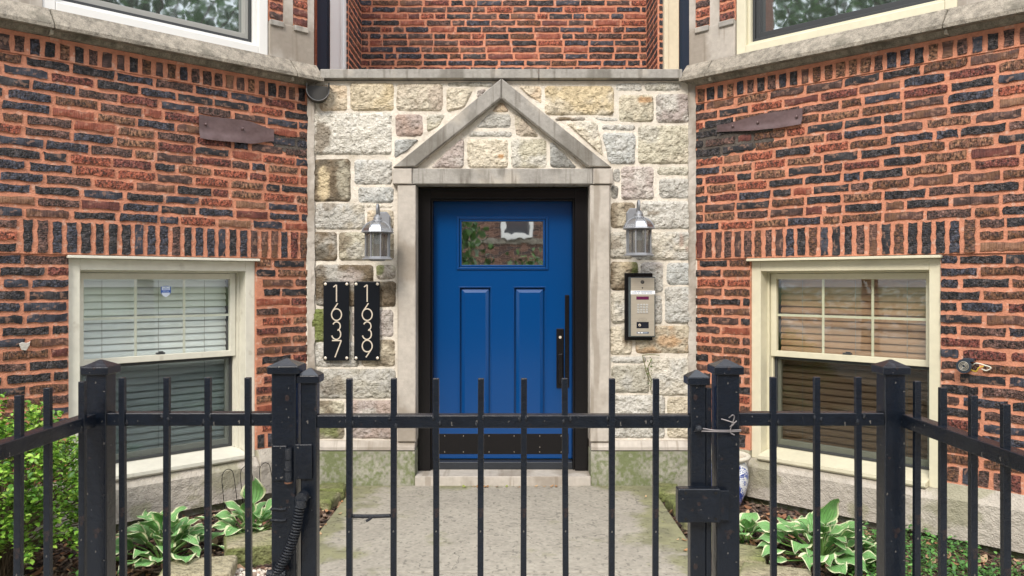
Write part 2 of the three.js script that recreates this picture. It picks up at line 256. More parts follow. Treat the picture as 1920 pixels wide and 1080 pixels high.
const S45 = Math.SQRT1_2;
const XL = -1.551, XR = 1.392;                                 // where the angled bay walls meet the stone entrance
function bayWall(dir, label, win, up, fam) {
  const o = thing('brick_bay_wall', label, 'wall', [dir < 0 ? XL : XR, 0, 0], dir < 0 ? Math.PI / 4 : -Math.PI / 4, 'angled bay walls either side of the entrance');
  const X = s => dir * s, bx = (s0, s1, y0, y1, z0, z1) => box(Math.min(X(s0), X(s1)), Math.max(X(s0), X(s1)), y0, y1, z0, z1);
  const END = 2.95, VIS = 2.16, list = {};
  // mortar beds the bricks are laid in
  mesh('mortar', merge([bx(-0.02, win[0], 0.318, 1.708, -0.25, -0.012), bx(win[1], END, 0.318, 1.708, -0.25, -0.012),
    bx(-0.02, END, 1.708, 2.888, -0.25, 0), bx(-0.02, END, 2.888, 3.02, -0.25, 0.008)]), M.mortar, o);
  const course = (y, a, b, z, off, m, h = BH) => {
    let s = a - off;
    while (s < b - 0.02) {
      const half = rb() < 0.13, w = (half ? 0.112 : BL) + rr(-0.014, 0.012, rb);
      let s0 = Math.max(s, a + 0.004), s1 = Math.min(s + w, b - 0.004);
      if (b - s1 < 0.045) s1 = b - 0.004;
      if (s1 - s0 > 0.035) putBrick(o, list, X((s0 + s1) / 2), y + rr(-0.002, 0.002, rb), z + rr(0.0075, 0.013, rb), s1 - s0, h * rr(0.93, 1.04, rb), 'f', typeof m === 'function' ? m((s0 + s1) / 2, y) : pick(m, rb), (s0 + s1) / 2 < VIS);
      s = s1 + rr(0.020, 0.031, rb);
    }
  };
  for (let r = 0; r < 18; r++) {
    const y = 0.43 + (r + 0.5) * 0.071, off = (r % 2 ? 0.125 : 0) + rr(0, 0.03, rb);
    course(y, 0, win[0], -0.012, off * 0.8, fam.near); course(y, win[1], END, -0.012, off, fam.far);
  }
  for (let r = 0; r < 14; r++) course(1.917 + (r + 0.5) * 0.0695, 0, END, 0, (r % 2 ? 0.125 : 0) + rr(0, 0.05, rb), fam.top);
  const n = 24; for (let i = 0; i < n; i++) putBrick(o, list, X((i + 0.5) * 1.93 / n), 1.812 + rr(-0.002, 0.002, rb), rr(0.0075, 0.012, rb), SO[0] * rr(0.86, 1.03, rb), SO[1] * rr(0.97, 1.01, rb), 's', pick(i < 6 ? fam.soldNear : fam.sold, rb), true);
  for (let r = 0; r < 3; r++) course(1.708 + (r + 0.5) * 0.0697, 1.945, END, 0, (r % 2 ? 0.12 : 0), fam.top);
  for (let s = 0.03, i = 0; s < END; s += 0.0815, i++) putBrick(o, list, X(s + 0.03), 2.944, 0.008 + rr(0.0075, 0.011, rb), HE[0] * rr(0.78, 1.0, rb), HE[1] * rr(0.92, 1.0, rb), 'h', pick(fam.head, rb), s < VIS);
  for (let s = 0.02; s < END; s += 0.083) if (s + 0.06 < win[0] || s > win[1]) putBrick(o, list, X(s + 0.032), 0.376, -0.012 + rr(0.0075, 0.011, rb), HE[0] * rr(0.85, 1.05, rb), HE[1] * rr(0.92, 1.02, rb), 'h', pick(fam.far, rb), s < VIS);
  flushStuff(o, list);
  { // dark repointing round the old flashing
    const [w, y0, y1] = dir < 0 ? [0.30, 2.47, 2.62] : [0.64, 2.455, 2.70], pts = [], n = 26, r = rngOf(600 + dir);
    for (let i = 0; i < n; i++) pts.push([0.01 + w * i / n, y0 + (i / n) * 0.05 + rr(-0.012, 0.012, r)]);
    for (let i = 0; i < 8; i++) pts.push([w + rr(-0.02, 0.02, r), mix(y0 + 0.05, y1, (i + 0.5) / 8)]);
    for (let i = n; i > 0; i--) pts.push([0.01 + w * i / n, y1 + rr(-0.012, 0.012, r)]);
    const g = extr(pts.map(([s, y]) => [dir * s, y]), 0.0032, 0); g.translate(0, 0, -0.001); mesh('old_mortar', metreUV(g), M.oldMortar, o);
  }
  // limestone base with a weathered slope, its footing, and the sill cornice of the upper windows
  const lift = (s0, s1, prof, name, mat, bev) => mesh(name, profileX(prof, Math.min(X(s0), X(s1)), Math.max(X(s0), X(s1)), bev), mat, o);
  const tall = [[-0.25, 0], [0.045, 0], [0.045, 0.235], [-0.005, 0.318], [-0.25, 0.318]], low = [[-0.25, 0], [0.045, 0], [0.045, 0.215], [-0.005, 0.268], [-0.25, 0.268]];
  lift(-0.03, win[0] - 0.003, tall, 'base_stone', M.footing, 0.006); lift(win[0], win[1], low, 'base_stone', M.footing, 0.006); lift(win[1] + 0.003, END, tall, 'base_stone', M.footing, 0.006);
  mesh('footing', bx(-0.03, END, -0.3, -0.001, -0.25, -0.02), M.limeMoss, o);
  const corn = [[-0.25, 3.022], [0.004, 3.022], [0.03, 3.03], [0.055, 3.052], [0.12, 3.043], [0.13, 3.048], [0.13, 3.072], [0.02, 3.19], [-0.25, 3.19]];
  let p = -0.062; for (const q of [0.165, 1.78, END]) { lift(p, q - 0.006, corn, 'cornice_stone', M.corn, 0.004); p = q; }
  mesh('cornice_joint', merge([bx(0.150, 0.168, 3.03, 3.14, -0.02, 0.055), bx(1.765, 1.783, 3.03, 3.14, -0.02, 0.055)]), M.cream, o);
  // stone pier between the upper window and the corner, with brick panels let into it
  mesh('pier_stone', merge([cbox(Math.min(X(-0.055), X(up[0] - 0.004)), Math.max(X(-0.055), X(up[0] - 0.004)), 3.19, 3.455, -0.3, 0.0, 0.008),
    bx(0.125, 0.205, 3.455, 5.2, -0.3, -0.006), bx(-0.055, 0.0, 3.455, 5.2, -0.3, -0.006)]), M.limePale, o);
  mesh('pier_mortar', merge([bx(0.0, 0.125, 3.455, 5.2, -0.3, -0.012), bx(0.205, up[0] - 0.004, 3.455, 5.2, -0.3, -0.012)]), M.mortar, o);
  for (let r = 0; r < 6; r++) for (const [a, b] of [[0.006, 0.119], [0.211, up[0] - 0.01]]) putBrick(o, {}, X((a + b) / 2), 3.5 + r * 0.0695, -0.002, b - a, BH, 'f', pick(['maroon', 'red', 'umber', 'ink'], rb), true);
  mesh('pier_corbel', merge([cbox(Math.min(X(0.002), X(0.123)), Math.max(X(0.002), X(0.123)), 3.42, 3.464, -0.1, 0.016, 0.008), cbox(Math.min(X(0.207), X(up[0] - 0.006)), Math.max(X(0.207), X(up[0] - 0.006)), 3.42, 3.464, -0.1, 0.016, 0.008)]), M.lime, o);
  mesh('pier_stone', bx(up[1], END, 3.19, 3.46, -0.3, -0.004), M.limePale, o);
  mesh('upper_masonry', merge([bx(up[1], END, 3.461, 6.4, -0.3, -0.006), bx(-0.055, up[1], 5.2, 6.4, -0.3, -0.006)]), M.farBrick, o);
  return { o, X, bx };
}

// ---------------------------------------------------------------- ground
const ground = solo('ground', (() => { const g = new THREE.PlaneGeometry(400, 400); g.rotateX(-Math.PI / 2); g.translate(0, -0.34, 0); return metreUV(g); })(), std({ map: rep(speck(256, 256, [0.10, 0.13, 0.05], 0.6, 12, 300), 0.6), roughness: 1 }), null, null, null, 'structure');
const soilGeo = new THREE.PlaneGeometry(9, 4.2, 150, 80); soilGeo.rotateX(-Math.PI / 2); soilGeo.translate(0, 0, 1.85);
{ const p = soilGeo.attributes.position; for (let i = 0; i < p.count; i++) p.setY(i, -0.062 + 0.035 * (fbm(p.getX(i) * 5, p.getZ(i) * 5, 2, 4) - 0.4)); soilGeo.computeVertexNormals(); metreUV(soilGeo); }
solo('soil_bed', soilGeo, M.soil, null, null, null, 'structure');
const PATH = [-1.19, 1.05];
const pathMap = tex(1024, 1536, (u, v) => {                    // v = 1 at the house
  const x = u * 2.24, z = v * 3.8, n = fbm(x * 3, z * 3, 4, 5), f = fbm(x * 60, z * 60, 7, 2) - 0.5, m = fbm(x * 14, z * 14, 11, 4) - 0.5;
  const k = 1 + 0.2 * (n - 0.5) + 0.4 * f + 0.2 * m;
  let c = [0.295 * k, 0.272 * k, 0.228 * k];
  const nearEdge = Math.min(u, 1 - u) * 2.24, nearWall = (1 - v) * 3.8;
  const alg = sstep(0.46, 0.66, 0.75 * fbm(x * 4 + 9, z * 4, 3, 5) + 0.15 * (fbm(x * 30, z * 30, 8, 3) - 0.5) + 0.55 * Math.exp(-nearEdge / 0.20) + 0.3 * Math.exp(-nearWall / 0.14) - 0.05) * 0.72;   // algae, grown from the joints inwards
  c = c.map((q, i) => mix(q, [0.20, 0.205, 0.085][i] * (0.8 + 0.8 * m), alg));
  const crack = Math.abs(fbm(x * 1.7 + 3, z * 1.7, 31, 5) - 0.5) < 0.0022 && fbm(x * 2, z * 2, 40, 2) > 0.5 ? 0.5 : 1; c = c.map(q => q * crack);
  const pit = sstep(0.70, 0.76, fbm(x * 45, z * 45, 21, 2)); return c.map(q => q * (1 - 0.35 * pit));
});
pathMap.wrapS = pathMap.wrapT = THREE.ClampToEdgeWrapping;
function slab(x0, x1, z0, z1, y, t) {
  const g = cbox(x0, x1, y - t, y, z0, z1, 0.008), p = g.attributes.position, uv = g.attributes.uv;
  for (let i = 0; i < p.count; i++) uv.setXY(i, (p.getX(i) - PATH[0]) / (PATH[1] - PATH[0]), 1 - (p.getZ(i) - 0.03) / 3.8);
  return g;
}
const pathMat = std({ map: pathMap, bumpMap: rep(grainBump, 3), bumpScale: 0.004, roughness: 0.93 });
solo('garden_path', merge([slab(PATH[0], PATH[1], 0.047, 1.86, 0, 0.12), slab(PATH[0] - 0.01, PATH[1] + 0.015, 1.868, 3.6, -0.002, 0.12)]), pathMat, null, null, null, 'structure');
solo('pavement', box(-40, 40, -0.2, -0.01, 3.62, 9), std({ map: rep(speck(512, 512, [0.30, 0.285, 0.25], 0.3, 10, 310), 0.7), roughness: 0.95 }), null, null, null, 'structure');
solo('road', box(-60, 60, -0.3, -0.14, 9.01, 17), std({ map: rep(speck(256, 256, [0.055, 0.055, 0.056], 0.4, 12, 320), 0.7), roughness: 0.95 }), null, null, null, 'structure');

// ---------------------------------------------------------------- the two angled brick walls
const winL = [0.419, 1.663], winR = [0.453, 1.725], upL = [0.322, 1.81], upR = [0.338, 1.823];
const wl = bayWall(-1, 'angled brick wall on the left, with the white blind window', winL, upL,
  { near: (s) => pick(mixRed, rb), far: mixDark, top: (s) => s < 0.7 && rb() < 0.3 ? pick(mixRed, rb) : pick(mixAll, rb), sold: mixSold, soldNear: ['dark', 'umber', 'umber', 'brown', 'maroon'], head: ['umber', 'dark', 'brown', 'umber', 'ink', 'tan'] });
const wr = bayWall(1, 'angled brick wall on the right, with the brown blind window', winR, upR,
  { near: (s) => pick(['red', 'brown', 'ink', 'umber', 'ink', 'brown', 'red'], rb), far: ['ink', 'ink', 'umber', 'umber', 'dark', 'brown', 'maroon', 'brown'], top: ['ink', 'ink', 'ink', 'dark', 'umber', 'umber', 'brown', 'brown', 'red', 'tan', 'tan', 'maroon'], sold: ['ink', 'ink', 'umber', 'dark', 'brown'], soldNear: ['brown', 'brown', 'umber', 'maroon'], head: ['umber', 'ink', 'umber', 'dark', 'brown', 'tan'] });
// front of the house beyond the bays, out of the picture
for (const d of [-1, 1]) {
  const x0 = (d < 0 ? XL : XR) + d * 2.95 * S45;
  solo('house_front', box(Math.min(x0, x0 + d * 7), Math.max(x0, x0 + d * 7), -0.3, 6.4, 1.6, 2.07), M.farBrick, d < 0 ? 'brick house front beyond the left bay wall' : 'brick house front beyond the right bay wall', 'wall', 'house fronts beyond the bays');
}

// ---------------------------------------------------------------- sash windows in the bays
function frameParts(x0, x1, y0, y1, w, z0, z1, r = 0.003, wb = w) {
  return merge([cbox(x0, x0 + w, y0, y1, z0, z1, r), cbox(x1 - w, x1, y0, y1, z0, z1, r), cbox(x0 + w - 0.001, x1 - w + 0.001, y1 - w, y1 - 0.0005, z0 + 0.0005, z1 - 0.0005, r), cbox(x0 + w - 0.001, x1 - w + 0.001, y0 + 0.0005, y0 + wb, z0 + 0.0005, z1 - 0.0005, r)]);
}
function sashWindow(dir, win, label, vin, slatMat, blindLabel) {
  const s = (win[0] + win[1]) / 2, W = win[1] - win[0], base = 0.268, H = 1.697 - base;
  const px = (dir < 0 ? XL : XR) + dir * s * S45, pz = s * S45, ry = dir < 0 ? Math.PI / 4 : -Math.PI / 4;
  const o = thing('sash_window', label, 'window', [px, base, pz], ry, 'basement sash windows');
  const h = W / 2;
  const cas = mesh('casing', merge([cbox(-h, -h + 0.072, 0.0, H - 0.012, -0.13, -0.03), cbox(h - 0.072, h, 0.0, H - 0.012, -0.13, -0.03), cbox(-h + 0.0715, h - 0.0715, H - 0.085, H - 0.0125, -0.13, -0.0305)]), vin, o);
  mesh('drip_cap', cbox(-h - 0.012, h + 0.012, H - 0.012, H + 0.006, -0.12, 0.028, 0.003), vin, o);
  mesh('jamb', merge([box(-h + 0.05, -h + 0.085, 0.02, H - 0.06, -0.25, -0.13), box(h - 0.085, h - 0.05, 0.02, H - 0.06, -0.25, -0.13), box(-h + 0.085, h - 0.085, H - 0.098, H - 0.06, -0.25, -0.13)]), vin, o);
  mesh('sill', profileX([[-0.25, 0], [0.02, 0], [0.03, 0.012], [0.03, 0.034], [-0.25, 0.075]], -h + 0.074, h - 0.074, 0.003), vin, o);
  const a = h - 0.088, top = H - 0.1, ym = 0.73, bot = 0.066;
  const us = mesh('upper_sash', frameParts(-a, a, ym, top, 0.042, -0.185, -0.15), vin, o);
  mesh('pane', box(-a + 0.04, a - 0.04, ym + 0.04, top - 0.04, -0.170, -0.167), M.glass, us);
  const gw = 2 * (a - 0.042), gh = top - ym - 0.084;
  for (const t of [1 / 3, 2 / 3]) mesh('muntin', box(-a + 0.042 + gw * t - 0.0085, -a + 0.042 + gw * t + 0.0085, ym + 0.043, top - 0.043, -0.1745, -0.1715), vin, us);
  for (let i = 0; i < 3; i++) mesh('muntin', box(-a + 0.042 + gw * i / 3 + (i ? 0.0086 : 0.001), -a + 0.042 + gw * (i + 1) / 3 - (i < 2 ? 0.0086 : 0.001), ym + 0.042 + gh * 0.5 - 0.0085, ym + 0.042 + gh * 0.5 + 0.0085, -0.1745, -0.1715), vin, us);
  mesh('lock', merge([cbox(-0.03, 0.03, ym + 0.044, ym + 0.056, -0.183, -0.16, 0.004), cbox(-0.012, 0.02, ym + 0.055, ym + 0.064, -0.18, -0.165, 0.003)]), M.gasket, us);
  const ls = mesh('lower_sash', frameParts(-a + 0.004, a - 0.004, bot, ym + 0.02, 0.045, -0.236, -0.202, 0.003, 0.06), vin, o);
  mesh('pane', box(-a + 0.045, a - 0.045, bot + 0.055, ym - 0.02, -0.220, -0.217), M.glass, ls);
  const sc = mesh('insect_screen', frameParts(-a + 0.012, a - 0.012, bot + 0.004, ym - 0.001, 0.018, -0.199, -0.188, 0.002), M.gasket, o);
  mesh('screen_mesh', box(-a + 0.028, a - 0.028, bot + 0.02, ym - 0.017, -0.1945, -0.1935), M.screen, sc);
  mesh('screen_track', merge([box(-h + 0.086, -h + 0.098, bot, ym, -0.187, -0.165), box(h - 0.098, h - 0.086, bot, ym, -0.187, -0.165)]), vin, o);
  // blind behind the glass
  const b = thing('venetian_blind', blindLabel, 'blind', [px, base, pz], ry, 'venetian blinds in the basement windows');
  const bl = -h + 0.11, br = h - 0.11, rn = rngOf(dir + 9);
  mesh('head_rail', cbox(bl, br, H - 0.15, H - 0.105, -0.30, -0.255), slatMat, b);
  const sg = new THREE.PlaneGeometry(br - bl, 0.0515, 10, 5);
  { const p = sg.attributes.position; for (let i = 0; i < p.count; i++) { const v = p.getY(i) / 0.0515; p.setZ(i, 0.006 * (1 - 4 * v * v)); } sg.computeVertexNormals(); metreUV(sg); }
  const sg2 = sg.clone(); sg2.translate(0, 0, -0.0018); const slat = merge([sg, sg2]);
  const N = 26; for (let i = 0; i < N; i++) { const m = mesh('slat', slat, slatMat, b); m.position.set((bl + br) / 2, H - 0.17 - i * 0.0475, -0.272); m.rotation.set(-0.42 + rr(-0.03, 0.03, rn), 0, rr(-0.0035, 0.0035, rn)); }
  mesh('ladder_cord', merge([-0.34, 0.02, 0.34].map(f => box((br - bl) * f - 0.0012, (br - bl) * f + 0.0012, 0.0, H - 0.15, -0.2585, -0.2565))), M.sashGrey, b);
  // the dark room behind
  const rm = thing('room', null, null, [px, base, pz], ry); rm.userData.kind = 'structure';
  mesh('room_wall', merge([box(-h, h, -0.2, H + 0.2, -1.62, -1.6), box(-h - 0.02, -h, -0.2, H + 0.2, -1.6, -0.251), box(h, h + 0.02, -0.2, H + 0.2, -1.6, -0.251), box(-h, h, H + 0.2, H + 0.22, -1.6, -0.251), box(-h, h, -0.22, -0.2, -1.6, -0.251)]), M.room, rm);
  return { o, px, pz, ry, base, H, h, a, ym, top };
}
const swL = sashWindow(-1, winL, 'off-white sash window with white blinds in the left brick wall', M.vinylL, M.slatW, 'white venetian blind behind the left basement window');
const swR = sashWindow(1, winR, 'cream sash window with brown blinds in the right brick wall', M.cream2, M.slatT, 'brown wooden venetian blind behind the right basement window');
{ // shield sticker on the left pane
  const c = document.createElement('canvas'); c.width = 128; c.height = 144; const g = c.getContext('2d');
  g.fillStyle = '#2f62c0'; g.fillRect(0, 0, 128, 144); g.fillStyle = '#dfe9fb'; g.fillRect(12, 8, 104, 46); g.fillRect(12, 84, 104, 56);
  g.fillStyle = '#4c7fd8'; g.fillRect(26, 36, 76, 8); g.fillStyle = '#a9c4f4'; g.fillRect(24, 62, 40, 8); g.fillRect(70, 68, 34, 7); g.beginPath(); g.arc(64, 30, 12, Math.PI, 0); g.lineWidth = 4; g.strokeStyle = '#6d95de'; g.stroke();
  const t = new THREE.CanvasTexture(c); t.colorSpace = THREE.SRGBColorSpace;
  const s = new THREE.Shape(); s.moveTo(-0.034, 0.032); s.quadraticCurveTo(0, 0.044, 0.034, 0.032); s.lineTo(0.034, -0.008); s.quadraticCurveTo(0.026, -0.028, 0, -0.040); s.quadraticCurveTo(-0.026, -0.028, -0.034, -0.008); s.closePath();
  const ge = new THREE.ExtrudeGeometry(s, { depth: 0.0006, bevelEnabled: false }); const p = ge.attributes.position, uv = ge.attributes.uv; for (let i = 0; i < p.count; i++) uv.setXY(i, (p.getX(i) + 0.034) / 0.068, (p.getY(i) + 0.042) / 0.08);
  const st = solo('window_sticker', ge, std({ map: t, roughness: 0.5 }), 'blue and white shield sticker on the left window pane', 'sticker');
  const L = new THREE.Vector3(0.035, swL.top - 0.125, -0.1665).applyAxisAngle(new THREE.Vector3(0, 1, 0), swL.ry); st.position.set(swL.px + L.x, swL.base + L.y, swL.pz + L.z); st.rotation.y = swL.ry;
}
{ // crumpled insulating film taped inside the right window
  const g = new THREE.PlaneGeometry(2 * swR.a - 0.09, 0.56, 60, 34), p = g.attributes.position;
  for (let i = 0; i < p.count; i++) { const x = p.getX(i), y = p.getY(i), k = sstep(-0.26, 0.25, y); p.setZ(i, k * (0.022 * (1 - 2 * Math.abs(fbm(x * 5 + y * 4, y * 9 - x * 2, 4, 3) - 0.5) * 3) + 0.012 * fbm(x * 20, y * 20, 2, 2))); }
  g.computeVertexNormals();
  const f = solo('plastic_film', g, phy({ color: lin(0.97, 0.97, 0.97), transmission: 1, thickness: 0, roughness: 0.06, ior: 1.7 }), 'crumpled clear plastic film inside the top of the right window', 'film');
  const L = new THREE.Vector3(0, swR.top - 0.33, -0.2415).applyAxisAngle(new THREE.Vector3(0, 1, 0), swR.ry); f.position.set(swR.px + L.x, swR.base + L.y, swR.pz + L.z); f.rotation.y = swR.ry;
}
// upper bay windows, only their lower ends are in the picture
function upperWindow(dir, up, label, vin) {
  const s = (up[0] + up[1]) / 2, h = (up[1] - up[0]) / 2 - 0.002, ry = dir < 0 ? Math.PI / 4 : -Math.PI / 4, H = 2.0;
  const o = thing('bay_window', label, 'window', [(dir < 0 ? XL : XR) + dir * s * S45, 3.192, s * S45], ry, 'upper bay windows above the cornice');
  mesh('frame', frameParts(-h, h, 0, H, 0.075, -0.2, -0.012, 0.008, 0.062), vin, o);
  mesh('inner_frame', frameParts(-h + 0.075, h - 0.075, 0.0625, H - 0.075, 0.022, -0.2, -0.045, 0.003), vin, o);
  mesh('gasket', frameParts(-h + 0.097, h - 0.097, 0.085, H - 0.097, 0.018, -0.2, -0.075, 0.003, 0.028), M.gasket, o);
  const sh = mesh('sash', frameParts(-h + 0.115, h - 0.115, 0.113, H - 0.115, 0.032, -0.19, -0.09, 0.003, 0.04), dir < 0 ? M.sashGrey : M.gasket, o);
  mesh('pane', box(-h + 0.145, h - 0.145, 0.15, H - 0.145, -0.14, -0.135), M.mirrorUp, sh);
}
upperWindow(-1, upL, 'white framed upper bay window at the top left, above the cornice', M.white);
upperWindow(1, upR, 'cream framed upper bay window at the top right, above the cornice', M.cream2);

// ---------------------------------------------------------------- brick wall at the back of the light well, above the entrance
{
  const o = thing('brick_back_wall', 'brick wall set back above the stone entrance coping', 'wall', [0, 3.1, -2.28]);
  const x0 = -1.59, x1 = 1.43, list = {};
  mesh('mortar', merge([box(x0 - 0.3, x1 + 0.3, 0, 6, -0.3, 0), box(x0 - 0.3, x0 + 0.018, 0, 6, 0, 0.66), box(x1 - 0.03, x1 + 0.3, 0, 6, 0, 0.66)]), M.mortar, o);
  for (let r = 0; r < 22; r++) {
    const y = 0.05 + (r + 0.5) * 0.0695; let s = x0 + 0.024 - (r % 2 ? 0.125 : 0) - rr(0, 0.06, rb);
    while (s < x1 - 0.05) {
      const w = (rb() < 0.17 ? 0.112 : BL + 0.012) + rr(-0.014, 0.012, rb), a = Math.max(s, x0 + 0.024), b = Math.min(s + w, x1 - 0.036);
      if (b - a > 0.03) putBrick(o, list, (a + b) / 2, y, rr(0.008, 0.013, rb), b - a, BH, 'f', pick(['maroon', 'maroon', 'umber', 'umber', 'dark', 'dark', 'ink', 'ink', 'brown', 'red', 'red'], rb), r > 5 && r < 21);
      s = s + w + rr(0.018, 0.028, rb);
    }
    for (const [xs, d] of [[x0 + 0.018, -1], [x1 - 0.03, 1]]) for (let k = 0; k < 3; k++) {        // side cheeks
      const m = mesh('brick', gFull[(r + k) % 10], brickMat[pick(['maroon', 'umber', 'dark', 'ink', 'brown'], rb)], o);
      m.position.set(xs - d * 0.006, y, 0.11 + k * 0.215); m.rotation.y = d < 0 ? Math.PI / 2 : -Math.PI / 2; m.scale.set(0.84, 1, 1);
    }
    for (const xs of [x0 - 0.012, x1 + 0.012]) { const m = mesh('brick', gHalf[r % 6], brickMat[pick(['maroon', 'umber', 'dark', 'ink'], rb)], o); m.position.set(xs, y, 0.667); m.scale.set(0.5, 1, 1); }
  }
  flushStuff(o, list);
}
for (const d of [-1, 1]) { // side windows of the light well, seen past the corner
  const o = thing('well_window', d < 0 ? 'narrow strip of dark window with white casing, left of the back wall' : 'narrow strip of dark window with cream casing, right of the back wall', 'window', [d < 0 ? -1.66 : 1.517, 3.14, -1.54], 0, 'side windows of the light well');
  mesh('casing', cbox(-0.070, 0.070, 0, 2.6, -0.08, 0.01, 0.006), d < 0 ? M.bluewhite : M.cream2, o);
  mesh('casing_bead', cbox(d < 0 ? 0.03 : -0.062, d < 0 ? 0.062 : -0.03, 0.0, 2.6, 0.008, 0.018, 0.004), d < 0 ? M.bluewhite : M.cream2, o);
  mesh('sash', merge([box(d < 0 ? -0.2 : 0.071, d < 0 ? -0.071 : 0.2, 0, 1.30, -0.1, -0.03), box(d < 0 ? -0.17 : 0.1, d < 0 ? -0.1 : 0.17, 0, 1.30, -0.03, -0.02)]), M.navy, o);
  mesh('reveal', box(d < 0 ? -0.3 : 0.071, d < 0 ? -0.071 : 0.3, 1.31, 2.6, -0.1, 0.0), d < 0 ? M.bluewhite : M.cream2, o);
  solo('light_well_wall', box(d < 0 ? -2.25 : 1.90, d < 0 ? -2.03 : 2.12, 3.0, 4.9, -2.5, -0.25), M.mortar, d < 0 ? 'side wall of the light well on the left' : 'side wall of the light well on the right', 'wall', 'side walls of the light well');
}

// ---------------------------------------------------------------- stone entrance
const K = CAMZ / 1520, WX = p => (p - 960) * K, WY = p => EYE - (p - 525) * K;   // survey units of the front wall to metres
const entrance = thing('stone_entrance', 'pale rough stone entrance front with pointed gable over the door', 'entrance', [0, 0, 0]);
mesh('mortar', merge([box(XL - 0.02, -0.80, 0, 3.065, -0.35, 0), box(0.66, XR + 0.02, 0, 3.065, -0.35, 0), box(-0.80, 0.66, 2.30, 3.065, -0.35, 0)]), M.cream, entrance);
mesh('roof_slab', box(-1.8, 1.7, 2.9, 3.06, -2.28, -0.35), M.limePale, entrance);
{ let p = WX(603); for (const q of [1010, 1277]) { mesh('coping_stone', cbox(p + 0.002, WX(q) - 0.002, 3.072, 3.141, -0.34, 0.055, 0.005), M.lime, entrance); p = WX(q); } }
mesh('corner_joint', rough(merge([-1, 1].map(d => { const g = new THREE.BoxGeometry(0.055, 2.86, 0.03, 2, 90, 2); g.translate(d < 0 ? XL + 0.026 : XR - 0.026, 1.63, 0.006); return metreUV(g); })), 0.022, 22), M.limePale, entrance);

